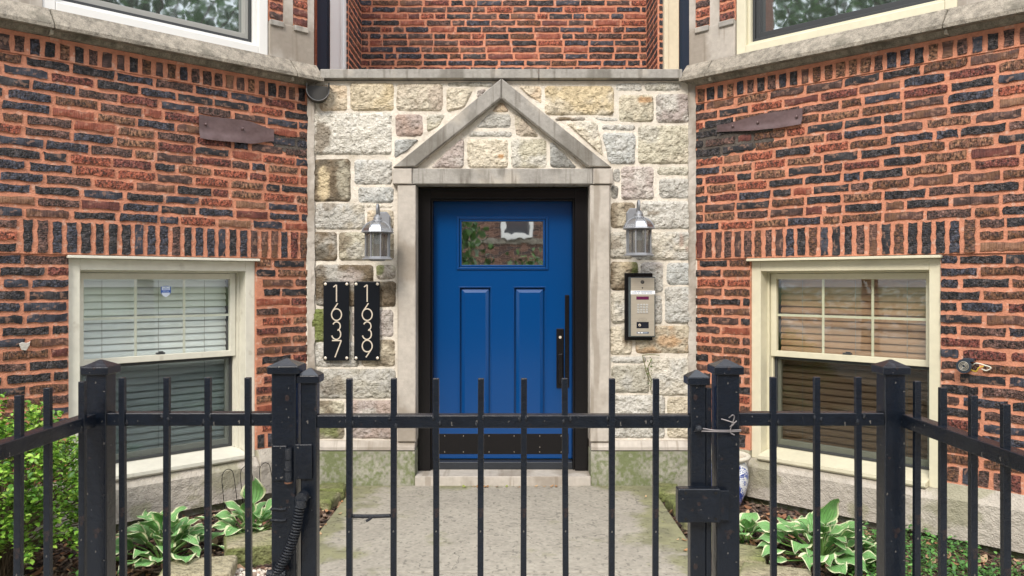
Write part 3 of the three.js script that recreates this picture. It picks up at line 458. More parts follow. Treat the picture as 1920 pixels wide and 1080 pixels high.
const C = { white: [0.64, 0.62, 0.56], cream: [0.66, 0.59, 0.46], gold: [0.56, 0.44, 0.24], peach: [0.62, 0.47, 0.31], grey: [0.46, 0.455, 0.43], blue: [0.40, 0.43, 0.44], purple: [0.37, 0.30, 0.29], red: [0.35, 0.22, 0.175], olive: [0.46, 0.43, 0.32], tan: [0.50, 0.43, 0.31], dark: [0.10, 0.09, 0.07], umber: [0.17, 0.13, 0.085], moss: [0.16, 0.19, 0.055], rust: [0.46, 0.26, 0.12], pale: [0.60, 0.59, 0.55] };
for (const k in C) if (!['dark', 'umber', 'moss', 'rust'].includes(k)) C[k] = C[k].map((x, i) => mix(x, [0.53, 0.50, 0.44][i], 0.3));
const sr = rngOf(501);
function stone(q, base, second = 'grey', amt = 0.5, spots) {
  if (q.length === 2) { const [[a, b], [c, d]] = q; q = [[a, b], [c, b], [c, d], [a, d]]; }
  { const mx = (q[0][0] + q[1][0] + q[2][0] + q[3][0]) / 4, my = (q[0][1] + q[1][1] + q[2][1] + q[3][1]) / 4; q = q.map(([a, b]) => [a + Math.sign(a - mx) * 1.1, b + Math.sign(b - my) * 1.1]); }
  const Q = q.map(([a, b]) => [WX(a), WY(b)]);                  // TL TR BR BL
  const w = Math.max(Math.hypot(Q[1][0] - Q[0][0], Q[1][1] - Q[0][1]), Math.hypot(Q[2][0] - Q[3][0], Q[2][1] - Q[3][1])), h = Math.max(Math.abs(Q[0][1] - Q[3][1]), Math.abs(Q[1][1] - Q[2][1]));
  const nx = Math.max(5, Math.round(w / 0.014)), ny = Math.max(4, Math.round(h / 0.014)), seed = sr() * 100, pos = [], col = [], uv = [], idx = [];
  const bulge = Math.min(0.027, 0.012 + 0.07 * Math.min(w, h)), c1 = C[base], c2 = C[second], tilt = (sr() - 0.5) * 0.018, k0 = rr(0.9, 1.1, sr);
  for (let j = 0; j <= ny; j++) for (let i = 0; i <= nx; i++) {
    const u = i / nx, v = j / ny;
    let x = mix(mix(Q[0][0], Q[1][0], u), mix(Q[3][0], Q[2][0], u), v), y = mix(mix(Q[0][1], Q[1][1], u), mix(Q[3][1], Q[2][1], u), v);
    const ex = Math.min(u, 1 - u) * w, ey = Math.min(v, 1 - v) * h, e = Math.min(ex, ey);
    const cr = Math.max(0, 0.022 - ex) * Math.max(0, 0.022 - ey) / 0.022 * 0.55;      // rounded corners
    x += (u < 0.5 ? 1 : -1) * cr; y += (v < 0.5 ? -1 : 1) * cr;
    if (e < 0.02) { x += 0.011 * (fbm(x * 26, y * 26, seed, 3) - 0.5); y += 0.011 * (fbm(x * 26 + 7, y * 26, seed, 3) - 0.5); }
    const rise = sstep(0, 0.022, e + 0.006), lump = fbm(x * 11 + seed, y * 13, seed, 4) - 0.45, chip = Math.abs(fbm(x * 30, y * 34, seed + 3, 3) - 0.5);
    pos.push(x, y, -0.006 + rise * (bulge * (0.55 + 0.9 * lump) + 0.02 * chip + tilt * (u - 0.5)) + 0.004 * e / 0.05);
    const t = sstep(0.40, 0.62, fbm(x * 9 + seed, y * 9, seed + 9, 4)) * amt, g = k0 * (0.86 + 0.3 * fbm(x * 40, y * 40, seed, 2));
    let c = c1.map((a, n) => mix(a, c2[n], t) * g);
    if (spots) for (const [sx, sy, rx, ry, cn, st] of spots) { const dd = Math.hypot((x - WX(sx)) / (rx * K), (y - WY(sy)) / (ry * K)) + 1.5 * (fbm(x * 22, y * 22, seed + 4, 4) - 0.5); const m = (1 - sstep(0.7, 1.15, dd)) * st; c = c.map((a, n) => mix(a, C[cn][n], m)); }
    col.push(...c); uv.push(x + seed, y + seed * 0.7);
  }
  for (let j = 0; j < ny; j++) for (let i = 0; i < nx; i++) { const a = j * (nx + 1) + i, b = a + 1, d = a + nx + 1, e = d + 1; idx.push(a, d, b, b, d, e); }
  const g = new THREE.BufferGeometry(); g.setAttribute('position', new THREE.Float32BufferAttribute(pos, 3)); g.setAttribute('color', new THREE.Float32BufferAttribute(col, 3)); g.setAttribute('uv', new THREE.Float32BufferAttribute(uv, 2)); g.setIndex(idx); g.computeVertexNormals();
  mesh('stone', g, M.rock, entrance);
}
// left of the door
stone([[600, 160], [651, 208]], 'peach', 'tan', 0.6); stone([[658, 156], [738, 208]], 'gold', 'cream', 0.55); stone([[744, 157], [830, 208]], 'cream', 'red', 0.28, [[818, 185, 16, 25, 'red', 0.4]]);
stone([[838, 165], [888, 168], [870, 202], [838, 210]], 'cream', 'tan', 0.4); stone([[894, 168], [913, 168], [903, 178], [894, 186]], 'purple', 'grey'); stone([[838, 154], [926, 163]], 'grey', 'olive');
stone([[584, 212], [734, 290]], 'white', 'pale', 0.5, [[605, 260, 17, 34, 'umber', 0.75]]); stone([[742, 215], [793, 256]], 'red', 'purple', 0.7); stone([[801, 215], [836, 215], [822, 236], [801, 249]], 'olive', 'grey', 0.6);
stone([[740, 262], [786, 262], [764, 281], [740, 299]], 'blue', 'dark', 0.5); stone([[588, 299], [657, 378]], 'umber', 'dark', 0.55, [[608, 345, 12, 38, 'gold', 1.0], [645, 340, 14, 36, 'olive', 0.7]]);
stone([[665, 300], [735, 346]], 'grey', 'blue', 0.6); stone([[672, 351], [738, 380]], 'blue', 'grey', 0.5); stone([[591, 382], [684, 430]], 'grey', 'tan', 0.7, [[620, 385, 14, 14, 'umber', 0.6]]);
stone([[688, 394], [738, 430]], 'tan', 'peach', 0.6); stone([[686, 383], [738, 390]], 'cream', 'white'); stone([[585, 435], [632, 489]], 'umber', 'grey', 0.9, [[603, 472, 18, 14, 'dark', 0.7]]);
stone([[636, 436], [738, 488]], 'olive', 'umber', 0.75, [[670, 470, 18, 18, 'grey', 0.6]]); stone([[592, 497], [700, 574]], 'umber', 'grey', 0.85, [[660, 520, 22, 18, 'purple', 0.6]]); stone([[706, 497], [742, 524]], 'olive', 'purple', 0.6, [[706, 503, 16, 12, 'moss', 0.8]]);
stone([[706, 528], [742, 575]], 'umber', 'tan', 0.8); stone([[585, 580], [656, 641]], 'moss', 'olive', 0.7, [[596, 612, 16, 34, 'moss', 0.9]]); stone([[661, 581], [738, 632]], 'purple', 'grey', 0.4);
stone([[591, 642], [673, 688]], 'grey', 'dark', 0.5, [[606, 655, 10, 16, 'pale', 0.7]]); stone([[679, 637], [741, 687]], 'tan', 'umber', 0.6); stone([[594, 692], [742, 747]], 'grey', 'olive', 0.5, [[630, 725, 30, 20, 'umber', 0.5]]);
stone([[594, 751], [645, 822]], 'olive', 'umber', 0.8, [[615, 805, 24, 14, 'moss', 0.8]]); stone([[651, 751], [738, 822]], 'purple', 'red', 0.5, [[690, 775, 20, 12, 'pale', 0.6]]);
// right of the door
stone([[1153, 156], [1203, 171]], 'grey', 'pale'); stone([[1209, 155], [1276, 171]], 'grey', 'olive', 0.6); stone([[1022, 162], [1150, 216]], 'gold', 'cream', 0.85, [[1050, 205, 30, 12, 'tan', 0.6]]);
stone([[971, 162], [1015, 162], [1015, 197], [992, 178]], 'peach', 'cream', 0.7); stone([[1161, 179], [1225, 229]], 'olive', 'tan', 0.7, [[1208, 188, 16, 8, 'rust', 0.8]]); stone([[1230, 177], [1291, 230]], 'purple', 'pale', 0.85);
stone([[1040, 220], [1099, 227]], 'umber', 'grey'); stone([[1114, 220], [1159, 227]], 'grey', 'olive'); stone([[1060, 231], [1119, 229], [1133, 296], [1108, 272]], 'cream', 'grey', 0.5);
stone([[1128, 234], [1191, 245]], 'grey', 'pale'); stone([[1128, 250], [1191, 250], [1190, 308], [1143, 307]], 'blue', 'grey', 0.4); stone([[1197, 236], [1298, 307]], 'olive', 'cream', 0.6, [[1215, 250, 20, 18, 'grey', 0.5]]);
stone([[1165, 313], [1226, 374]], 'purple', 'pale', 0.5); stone([[1146, 347], [1160, 374]], 'grey', 'dark', 0.7); stone([[1150, 316], [1163, 343]], 'grey', 'pale'); stone([[1232, 313], [1297, 329]], 'grey', 'olive', 0.7);
stone([[1236, 335], [1297, 372]], 'grey', 'pale', 0.6); stone([[1145, 380], [1190, 428]], 'tan', 'umber', 0.8); stone([[1202, 378], [1299, 429]], 'pale', 'grey', 0.6, [[1225, 400, 12, 6, 'umber', 0.7]]);
stone([[1144, 435], [1186, 485]], 'tan', 'grey', 0.7, [[1155, 460, 12, 10, 'umber', 0.6]]); stone([[1191, 435], [1295, 487]], 'grey', 'cream', 0.6, [[1276, 452, 5, 14, 'red', 0.9], [1287, 468, 6, 6, 'red', 0.9]]); stone([[1145, 491], [1196, 544]], 'umber', 'tan', 0.7, [[1190, 500, 9, 16, 'moss', 0.9], [1178, 498, 14, 10, 'gold', 0.5]]);
stone([[1201, 492], [1243, 549]], 'grey', 'purple', 0.6); stone([[1250, 493], [1298, 534]], 'blue', 'pale', 0.5); stone([[1247, 538], [1298, 606]], 'grey', 'blue', 0.4); stone([[1146, 549], [1195, 606]], 'pale', 'tan', 0.5);
stone([[1200, 554], [1241, 607]], 'grey', 'pale'); stone([[1144, 612], [1184, 665]], 'cream', 'grey', 0.5, [[1172, 640, 5, 18, 'umber', 0.8]]); stone([[1192, 611], [1294, 662]], 'tan', 'rust', 0.6, [[1250, 640, 25, 12, 'rust', 0.6]]);
stone([[1144, 668], [1211, 681]], 'grey', 'pale'); stone([[1146, 685], [1217, 736]], 'grey', 'olive', 0.6); stone([[1220, 671], [1296, 741]], 'pale', 'cream', 0.5); stone([[1148, 741], [1246, 821]], 'pale', 'grey', 0.8, [[1225, 775, 16, 16, 'umber', 0.35]]);
stone([[1251, 745], [1299, 821]], 'tan', 'cream', 0.6);
// inside the gable
stone([[938, 193], [942, 193], [956, 210], [921, 210]], 'peach', 'red', 0.5); stone([[917, 214], [957, 214], [958, 240], [892, 240]], 'grey', 'pale', 0.6); stone([[882, 246], [961, 246], [960, 257], [876, 257]], 'pale', 'grey', 0.5);
stone([[966, 214], [972, 214], [1012, 256], [966, 256]], 'cream', 'red', 0.35); stone([[862, 262], [869, 262], [869, 315], [806, 315]], 'purple', 'grey', 0.5); stone([[877, 262], [952, 315]], 'cream', 'tan', 0.6, [[940, 293, 7, 5, 'rust', 1]]);
stone([[959, 261], [1025, 315]], 'olive', 'pale', 0.8); stone([[1032, 268], [1036, 268], [1084, 315], [1032, 315]], 'blue', 'dark', 0.55);
// dressed limestone round the door
const W2 = pts => pts.map(([a, b]) => [WX(a), WY(b)]);
const dress = (name, pts, z0, z1, mat, bev = 0.006) => { const g = extr(W2(pts), z1 - z0, bev); g.translate(0, 0, z0); return mesh(name, metreUV(g), mat, entrance); };
dress('gable_stone', [[739, 315.5], [781, 315.5], [939.8, 188], [940.2, 151]], -0.05, 0.07, M.lime, 0.011); dress('gable_stone', [[940.8, 151], [940.8, 188], [1101, 315.5], [1145, 315.5]], -0.05, 0.07, M.lime, 0.011);
dress('lintel', [[775, 318], [775, 347], [1110, 347], [1110, 318]], -0.16, 0.06, M.lime); dress('corner_block', [[738, 318], [738, 347], [774, 347], [774, 318]], -0.16, 0.064, M.limePale); dress('corner_block', [[1111, 318], [1111, 347], [1147, 347], [1147, 318]], -0.16, 0.064, M.limePale);
dress('door_jamb', [[747, 348.5], [747, 826], [781, 826], [781, 348.5]], -0.3, 0.05, M.limePale); dress('door_jamb', [[1105, 348.5], [1105, 826], [1142, 826], [1142, 348.5]], -0.3, 0.05, M.limePale);
for (const [a, b] of [[592, 779], [1107, 1296]]) {
  mesh('ledge_stone', profileX([[-0.2, WY(841.5)], [0.052, WY(841.5)], [0.052, WY(836)], [0.02, WY(825.5)], [-0.2, WY(825.5)]], WX(a), WX(b), 0.003), M.limePale, entrance);
  mesh('base_stone', cbox(WX(a) - 0.004, WX(b) + 0.004, -0.04, WY(843), -0.3, 0.045, 0.012), M.limeMoss, entrance);
}
mesh('door_step', cbox(WX(779.5), WX(1106.5), -0.02, 0.071, -0.42, 0.06, 0.008), M.limePale, entrance);

// ---------------------------------------------------------------- door frame and door
const dfr = thing('door_frame', 'black painted wooden frame around the blue door', 'door frame', [0, 0.071, -0.2]);
{
  const y = 2.264 - 0.071, L = -0.728, Rr = 0.588;
  mesh('jamb', merge([cbox(L, -0.632, 0.001, y, -0.1, 0.09, 0.004), cbox(-0.632, -0.618, 0.001, y - 0.078, -0.1, 0.055, 0.003)]), M.blackPlain, dfr);
  mesh('jamb', merge([cbox(0.488, Rr, 0.001, y, -0.1, 0.09, 0.004), cbox(0.474, 0.488, 0.001, y - 0.078, -0.1, 0.055, 0.003)]), M.blackPlain, dfr);
  mesh('head', merge([cbox(-0.6315, 0.4875, y - 0.082, y, -0.1, 0.089, 0.004), cbox(-0.6175, 0.4735, y - 0.098, y - 0.082, -0.1, 0.055, 0.003)]), M.blackPlain, dfr);
  mesh('backer_strip', merge([box(WX(783), WX(1103), y, y + 0.012, -0.1, 0.02)]), std({ color: lin(0.42, 0.28, 0.08), roughness: 0.8 }), dfr);
  mesh('threshold', cbox(-0.6175, 0.4735, 0.001, 0.06, -0.1, 0.045, 0.006), std({ color: lin(0.035, 0.04, 0.048), roughness: 0.4, metalness: 0.4 }), dfr);
}
const KD = 6.41 / 1520, DX = p => (p - 960) * KD, DY = p => EYE - (p - 525) * KD;
const door = thing('front_door', 'bright blue panelled front door with small high window', 'door', [-0.07, 0.14, -0.24]);
{
  const x = p => DX(p) + 0.07, y = p => DY(p) - 0.14;
  const rect = (a, b, c, d) => [[x(a), y(b)], [x(a), y(d)], [x(c), y(d)], [x(c), y(b)]];
  const g = extr([[-0.547, 0.0], [0.541, 0.0], [0.541, 2.045], [-0.547, 2.045]], 0.045, 0, [rect(860, 410, 1024, 502), rect(861, 538, 921, 788), rect(963, 538, 1023, 788)]); g.translate(0, 0, -0.045);
  mesh('slab', g, M.blue, door);
  mesh('slab_core', box(-0.54, 0.535, 0.01, y(520), -0.06, -0.03), M.blue, door);
  mesh('stile_line', merge([box(x(931), x(953), y(540.5), y(539), -0.002, 0.0012), box(x(858) - 0.001, x(858) + 0.001, y(780), y(508), -0.002, 0.0008), box(x(1026) - 0.001, x(1026) + 0.001, y(780), y(508), -0.002, 0.0008)]), M.blue, door);
  for (const [a, c] of [[861, 921], [963, 1023]]) {
    const w = x(c) - x(a), h = y(538) - y(788), gg = extr([[-w / 2 + 0.026, -h / 2 + 0.026], [w / 2 - 0.026, -h / 2 + 0.026], [w / 2 - 0.026, h / 2 - 0.026], [-w / 2 + 0.026, h / 2 - 0.026]], 0.012, 0);
    const pn = new THREE.ExtrudeGeometry(new THREE.Shape([[-1, -1], [1, -1], [1, 1], [-1, 1]].map(([i, j]) => new THREE.Vector2(i * (w / 2 - 0.045), j * (h / 2 - 0.045)))), { depth: 0.004, bevelEnabled: true, bevelSize: 0.026, bevelThickness: 0.013, bevelSegments: 1 });
    pn.translate((x(a) + x(c)) / 2, (y(538) + y(788)) / 2, -0.018); mesh('raised_panel', metreUV(pn), M.blue, door);
    mesh('panel_bead', (() => { const q = frameParts(x(a) - 0.004, x(c) + 0.004, y(788) - 0.004, y(538) + 0.004, 0.010, -0.012, 0.003, 0.003); return q; })(), M.blue, door);
  }
  const wm = mesh('window_moulding', merge([frameParts(x(856), x(1028), y(506), y(406), 0.022, -0.01, 0.013, 0.006), frameParts(x(862), x(1022), y(500.5), y(411.5), 0.016, -0.02, 0.006, 0.004)]), M.blue, door);
  mesh('pane', box(x(864), x(1020), y(499), y(413), -0.024, -0.018), M.mirrorDoor, wm);
  const kp = mesh('kick_plate', cbox(x(821), x(1066), y(851), y(813), 0.0005, 0.003, 0.001), M.blackPlain, door);
  const sc = []; for (const py of [817, 847]) for (const ppx of [834, 869, 917, 964, 1012, 1052]) sc.push([ppx, py]); sc.push([1012, 838]);
  for (const [ppx, py] of sc) mesh('screw', cyl(0.0027, 0.0027, 0.003, 8, x(ppx), y(py), 0.004, 'z'), M.brass, kp);
  mesh('edge_guard', cbox(x(1059), x(1067), y(726), y(553), 0.0005, 0.012, 0.003), M.blackPlain, door);
  const ha = mesh('handle_plate', cbox(x(1043), x(1057), y(727), y(616), 0.0005, 0.014, 0.004), M.blackPlain, door);
  mesh('pull_handle', merge([cbox(x(1046), x(1054), y(718), y(662), 0.04, 0.058, 0.006), cbox(x(1046.5), x(1053.5), y(668), y(662.5), 0.01, 0.05, 0.004), cbox(x(1046.5), x(1053.5), y(717.5), y(712), 0.01, 0.05, 0.004)]), M.blackPlain, ha);
  mesh('lock_cylinder', cyl(0.011, 0.011, 0.006, 14, x(1050), y(632), 0.016, 'z'), M.brass, ha);
}
solo('hallway', merge([box(-0.9, 0.8, 0.0, 2.4, -1.32, -1.3), box(-0.92, -0.9, 0, 2.4, -1.3, -0.36), box(0.8, 0.82, 0, 2.4, -1.3, -0.36), box(-0.9, 0.8, 2.4, 2.42, -1.3, -0.36), box(-0.9, 0.8, -0.02, 0.0, -1.3, -0.43)]), M.room, null, null, null, 'structure');

// ---------------------------------------------------------------- wall lanterns
function lantern(x, y, label) {
  const o = thing('wall_lantern', label, 'lantern', [x, y, 0.26], 0, 'lanterns either side of the door');
  const oct = (r0, r1, h, yy) => { const g = new THREE.CylinderGeometry(r1, r0, h, 8, 1).toNonIndexed(); g.rotateY(Math.PI / 8); g.translate(0, yy + h / 2, 0); g.computeVertexNormals(); return g; };
  mesh('base', merge([oct(0.118, 0.104, 0.010, 0), oct(0.104, 0.094, 0.010, 0.0101), oct(0.05, 0.07, 0.012, -0.012)]), M.pewter, o);
  for (let i = 0; i < 8; i++) {
    const a = (i + 0.5) * Math.PI / 4, b = (i + 1.5) * Math.PI / 4, r = 0.089;
    const g = new THREE.BoxGeometry(0.009, 0.17, 0.009); g.rotateY(a); g.translate(r * Math.sin(a), 0.105, r * Math.cos(a)); mesh('post', g, M.pewter, o);
    const m = (a + b) / 2, pg = new THREE.BoxGeometry(0.062, 0.166, 0.002); pg.rotateY(m); pg.translate(0.0805 * Math.sin(m), 0.104, 0.0805 * Math.cos(m)); mesh('pane', pg, M.lampGlass, o);
  }
  mesh('rim', merge([oct(0.098, 0.120, 0.008, 0.188), oct(0.122, 0.116, 0.010, 0.196)]), M.pewter, o);
  const dome = [[0.112, 0.206], [0.104, 0.226], [0.088, 0.248], [0.064, 0.266], [0.036, 0.277]];
  const lg = new THREE.LatheGeometry(dome.map(p => new THREE.Vector2(...p)), 8, Math.PI / 8).toNonIndexed(); lg.computeVertexNormals(); mesh('roof', lg, std({ color: lin(0.42, 0.43, 0.45), metalness: 0.9, roughness: 0.22 }), o);
  for (let i = 0; i < 8; i++) { const a = (i + 0.5) * Math.PI / 4; mesh('roof_rib', tube(dome.map(([r, yy]) => [r * Math.sin(a) * 1.01, yy + 0.001, r * Math.cos(a) * 1.01]), 0.0042, 8, 5), M.pewter, o); }
  mesh('finial', new THREE.LatheGeometry([[0.040, 0.274], [0.042, 0.282], [0.026, 0.290], [0.034, 0.300], [0.022, 0.312], [0.011, 0.326], [0.013, 0.334], [0.006, 0.342]].map(p => new THREE.Vector2(...p)), 14), M.pewter, o);
  mesh('hook', (() => { const g = tube([[0, 0.330, 0.0], [0, 0.340, 0.012], [0, 0.372, 0.018], [0, 0.398, 0.0], [0, 0.392, -0.03], [0, 0.34, -0.055], [0, 0.29, -0.085], [0, 0.27, -0.14], [0, 0.28, -0.2]], 0.0095, 40, 8); return g; })(), M.pewter, o);
  const bp = extr([[-0.055, 0.22], [0.055, 0.22], [0.062, 0.25], [0.062, 0.33], [0.035, 0.365], [-0.035, 0.365], [-0.062, 0.33], [-0.062, 0.25]], 0.035, 0.008); bp.translate(0, 0, -0.236); mesh('back_plate', bp, M.pewter, o);
  mesh('candle_sleeve', cyl(0.030, 0.030, 0.09, 16, 0, 0.065, 0), std({ color: lin(0.30, 0.25, 0.20), roughness: 0.7 }), o);
  mesh('bulb', new THREE.LatheGeometry([[0.022, 0.108], [0.030, 0.125], [0.033, 0.14], [0.026, 0.162], [0.010, 0.18], [0.001, 0.186]].map(p => new THREE.Vector2(...p)), 16), M.bulb, o);
}
lantern(-0.980, 1.700, 'pewter wall lantern above the house number plates'); lantern(0.924, 1.727, 'pewter wall lantern above the entry intercom');

// ---------------------------------------------------------------- house numbers
const arc = (cx, cy, r, a0, a1, n = 18) => Array.from({ length: n + 1 }, (_, i) => { const a = (a0 + (a1 - a0) * i / n) * Math.PI / 180; return [cx + r * Math.cos(a), cy + r * Math.sin(a)]; });
const strokes = {
  1: [[[-0.21, 0.86], [-0.02, 0.985]], [[0.0, 0.985], [0.0, 0.015]]], 6: [[...arc(0, 0.34, 0.33, 150, 510, 34)], [[-0.28, 0.52], [0.08, 0.985]]],
  3: [arc(0, 0.735, 0.25, 155, -75), arc(-0.02, 0.28, 0.30, 68, -165)], 7: [[[-0.30, 0.975], [0.32, 0.975]], [[0.32, 0.975], [-0.10, 0.015]]], 9: [[...arc(0, 0.66, 0.33, -30, 330, 34)], [[0.28, 0.48], [-0.08, 0.015]]],
};
function ribbon(pts, w, t, closed) {                           // a flat strip of metal following a line
  const s = [], n = pts.length, L = [], Rg = [];
  for (let i = 0; i < n; i++) { const a = pts[Math.max(0, i - 1)], b = pts[Math.min(n - 1, i + 1)], d = Math.hypot(b[0] - a[0], b[1] - a[1]) || 1, nx = -(b[1] - a[1]) / d * w / 2, ny = (b[0] - a[0]) / d * w / 2; L.push([pts[i][0] + nx, pts[i][1] + ny]); Rg.push([pts[i][0] - nx, pts[i][1] - ny]); }
  return extr([...L, ...Rg.reverse()], t, 0);
}
function plaque(px, digits, label) {
  const w = 0.194, h = 0.598, o = thing('number_plaque', label, 'sign', [WX(px), WY(675), 0.03], 0, 'house number plates');
  mesh('plate', cbox(-w / 2, w / 2, 0, h, 0, 0.02, 0.005), M.plaque, o);
  mesh('standoff', merge([[-1, 0.022], [1, 0.022], [-1, h - 0.022], [1, h - 0.022]].map(([s, y]) => cyl(0.008, 0.008, 0.06, 8, s * (w / 2 - 0.016), y, -0.03, 'z'))), M.gasket, o);
  [...digits].forEach((d, i) => { const H = 0.132, y0 = h - 0.020 - (i + 1) * 0.1395 + 0.004; const g = merge(strokes[d].map((s, k) => { const r = ribbon(s.map(([a, b]) => [a * H * 0.86 + 0.004, y0 + b * H]), 0.0085, 0.006); r.translate(0, 0, 0.0195 + k * 0.0006); return r; })); mesh('numeral', g, M.brass, o).userData.label = `pale metal numeral ${d}`; });
  for (const [s, y] of [[-1, 0.020], [1, 0.020], [-1, h - 0.020], [1, h - 0.020]]) mesh('screw', (() => { const g = new THREE.SphereGeometry(0.0115, 12, 8, 0, Math.PI * 2, 0, Math.PI / 2); g.rotateX(Math.PI / 2); g.scale(1, 1, 0.5); g.translate(s * (w / 2 - 0.016), y, 0.0198); return g; })(), M.brass, o);
}
plaque(633, '1637', 'black house number plate reading 1637, by the brick corner'); plaque(690, '1639', 'black house number plate reading 1639, nearer the door');

// ---------------------------------------------------------------- entry intercom
{
  const o = thing('entry_intercom', 'steel entry intercom with keypad on a black box right of the door', 'intercom', [WX(1197), WY(637), 0.02]);
  const H = WY(512) - WY(637), fx = 0.0, fw = 0.092;
  mesh('back_box', cbox(-0.112, 0.098, 0, H, 0, 0.035, 0.004), M.blackPlain, o);
  mesh('housing', cbox(-0.088, 0.110, 0.028, H - 0.03, 0.035, 0.078, 0.003), std({ color: lin(0.06, 0.075, 0.08), roughness: 0.45 }), o);
  const f = mesh('face_plate', cbox(-0.072, 0.104, 0.036, H - 0.037, 0.0782, 0.0822, 0.0015), M.steel, o);
  const cx = 0.016, z = 0.0824;
  mesh('key_lock', merge([new THREE.TorusGeometry(0.0115, 0.0024, 8, 20).translate(cx - 0.002, H - 0.068, z), cyl(0.008, 0.008, 0.003, 14, cx - 0.002, H - 0.068, z, 'z')]), M.gasket, f); mesh('key_slot', box(cx - 0.004, cx, H - 0.070, H - 0.066, z, z + 0.003), M.steel, f);
  mesh('microphone_hole', cyl(0.0055, 0.0055, 0.002, 12, cx - 0.002, H - 0.112, z, 'z'), M.gasket, f);
  const c = document.createElement('canvas'); c.width = 512; c.height = 80; const g = c.getContext('2d'); g.fillStyle = '#e6e9ec'; g.fillRect(0, 0, 512, 80); g.fillStyle = '#5a6f94';
  const rn = rngOf(12); for (const yy of [16, 46]) { let xx = 44 - (yy > 20 ? 14 : 0); while (xx < 450) { const ww = 8 + rn() * 8; if (rn() < 0.86) g.fillRect(xx, yy, ww, 14); xx += ww + 4; } }     // two printed lines, too small to read in the photograph
  const t = new THREE.CanvasTexture(c); t.colorSpace = THREE.SRGBColorSpace;
  const lg = new THREE.BoxGeometry(0.182, 0.028, 0.0006); lg.translate(0.017, H - 0.146, z + 0.0004); mesh('printed_label', lg, std({ map: t, roughness: 0.6 }), f);
  mesh('display', cbox(cx - 0.048, cx + 0.046, H - 0.200, H - 0.176, z - 0.002, z + 0.0008, 0.0006), std({ color: lin(0.10, 0.012, 0.055), roughness: 0.25 }), f);
  for (let j = 0; j < 4; j++) for (let i = 0; i < 4; i++) { const bx0 = cx - 0.042 + i * 0.0218, by = H - 0.232 - j * 0.0186; mesh('key', cbox(bx0, bx0 + 0.0165, by - 0.0145, by, z - 0.001, z + 0.005, 0.002), std({ color: lin(0.62, 0.62, 0.6), metalness: 0.6, roughness: 0.35 }), f); }
  const holes = []; for (let j = 0; j < 5; j++) for (let i = -3; i <= 3; i++) if (Math.abs(i) <= 4 - Math.abs(j - 1.2)) holes.push(cyl(0.0016, 0.0016, 0.001, 6, cx - 0.002 + i * 0.0095, H - 0.338 - j * 0.0085, z, 'z')); mesh('speaker_grille', merge(holes), M.gasket, f);
  mesh('reader_panel', cbox(cx - 0.046, cx + 0.045, 0.093, 0.141, z - 0.002, z + 0.001, 0.0006), std({ color: lin(0.01, 0.012, 0.02), roughness: 0.25 }), f); mesh('reader_lock', new THREE.TorusGeometry(0.0072, 0.0028, 8, 18).translate(cx - 0.023, 0.117, z + 0.002), M.brass, f);
  const c2 = document.createElement('canvas'); c2.width = 256; c2.height = 40; const g2 = c2.getContext('2d'); g2.fillStyle = '#39485f'; g2.fillRect(0, 0, 256, 40); g2.fillStyle = '#f2f5f8'; for (const [a, b] of [[20, 22], [46, 20], [86, 24], [114, 18]]) g2.fillRect(a, 8, b, 24); g2.fillStyle = '#b7c2cc'; g2.fillRect(140, 14, 90, 12);
  const t2 = new THREE.CanvasTexture(c2); t2.colorSpace = THREE.SRGBColorSpace; const l2 = new THREE.BoxGeometry(0.09, 0.013, 0.0006); l2.translate(cx, 0.060, z + 0.0004); mesh('maker_plate', l2, std({ map: t2, roughness: 0.4 }), f);
}

// ---------------------------------------------------------------- odds and ends on the walls
function onWall(dir, s, y, z = 0) { const sgn = dir; return [(dir < 0 ? XL : XR) + sgn * s * S45 + (dir < 0 ? 1 : -1) * z * S45, y, s * S45 + z * S45]; }
const turnOf = dir => dir < 0 ? Math.PI / 4 : -Math.PI / 4;
function flashing(dir, s, y, w, h, tilt, label, sag) {
  const o = thing('metal_flashing', label, 'flashing', onWall(dir, s, y, 0.012), turnOf(dir), 'bent metal flashings on the brick walls');
  const g = new THREE.BoxGeometry(w, h, 0.0016, 26, 8, 1), p = g.attributes.position;
  for (let i = 0; i < p.count; i++) { const x = p.getX(i), yy = p.getY(i), u = x / w + 0.5, v = yy / h + 0.5; const end = dir < 0 ? sstep(0.62, 1, u) : sstep(0.6, 0, u); p.setZ(i, p.getZ(i) + 0.006 + 0.018 * sstep(0.4, 0, v) * (0.4 + 0.9 * fbm(u * 4, 1, 3, 2)) * (1 - end) + 0.007 * (fbm(u * 6, v * 3, 5, 2) - 0.4)); p.setY(i, yy * (1 - sag * end) + tilt * (u - 0.5) + 0.008 * (fbm(u * 7, 3, 8, 2) - 0.5)); }
  g.computeVertexNormals(); mesh('sheet', metreUV(g), M.flash, o);
  for (const u of dir < 0 ? [-0.42, 0.06] : [-0.3, 0.0, 0.44]) mesh('bolt', (() => { const q = new THREE.SphereGeometry(0.011, 10, 6); q.scale(1, 1, 0.6); q.translate(u * w, tilt * u + (dir < 0 ? 0.02 : 0.0), 0.016); return q; })(), M.flash, o);
}
flashing(-1, 0.575, 2.606, 0.56, 0.165, 0.012, 'plum brown metal flashing bolted to the left brick wall', 0.45);
flashing(1, 0.53, 2.672, 0.66, 0.115, 0.0, 'crumpled brown metal flashing bolted to the right brick wall', 0.55);
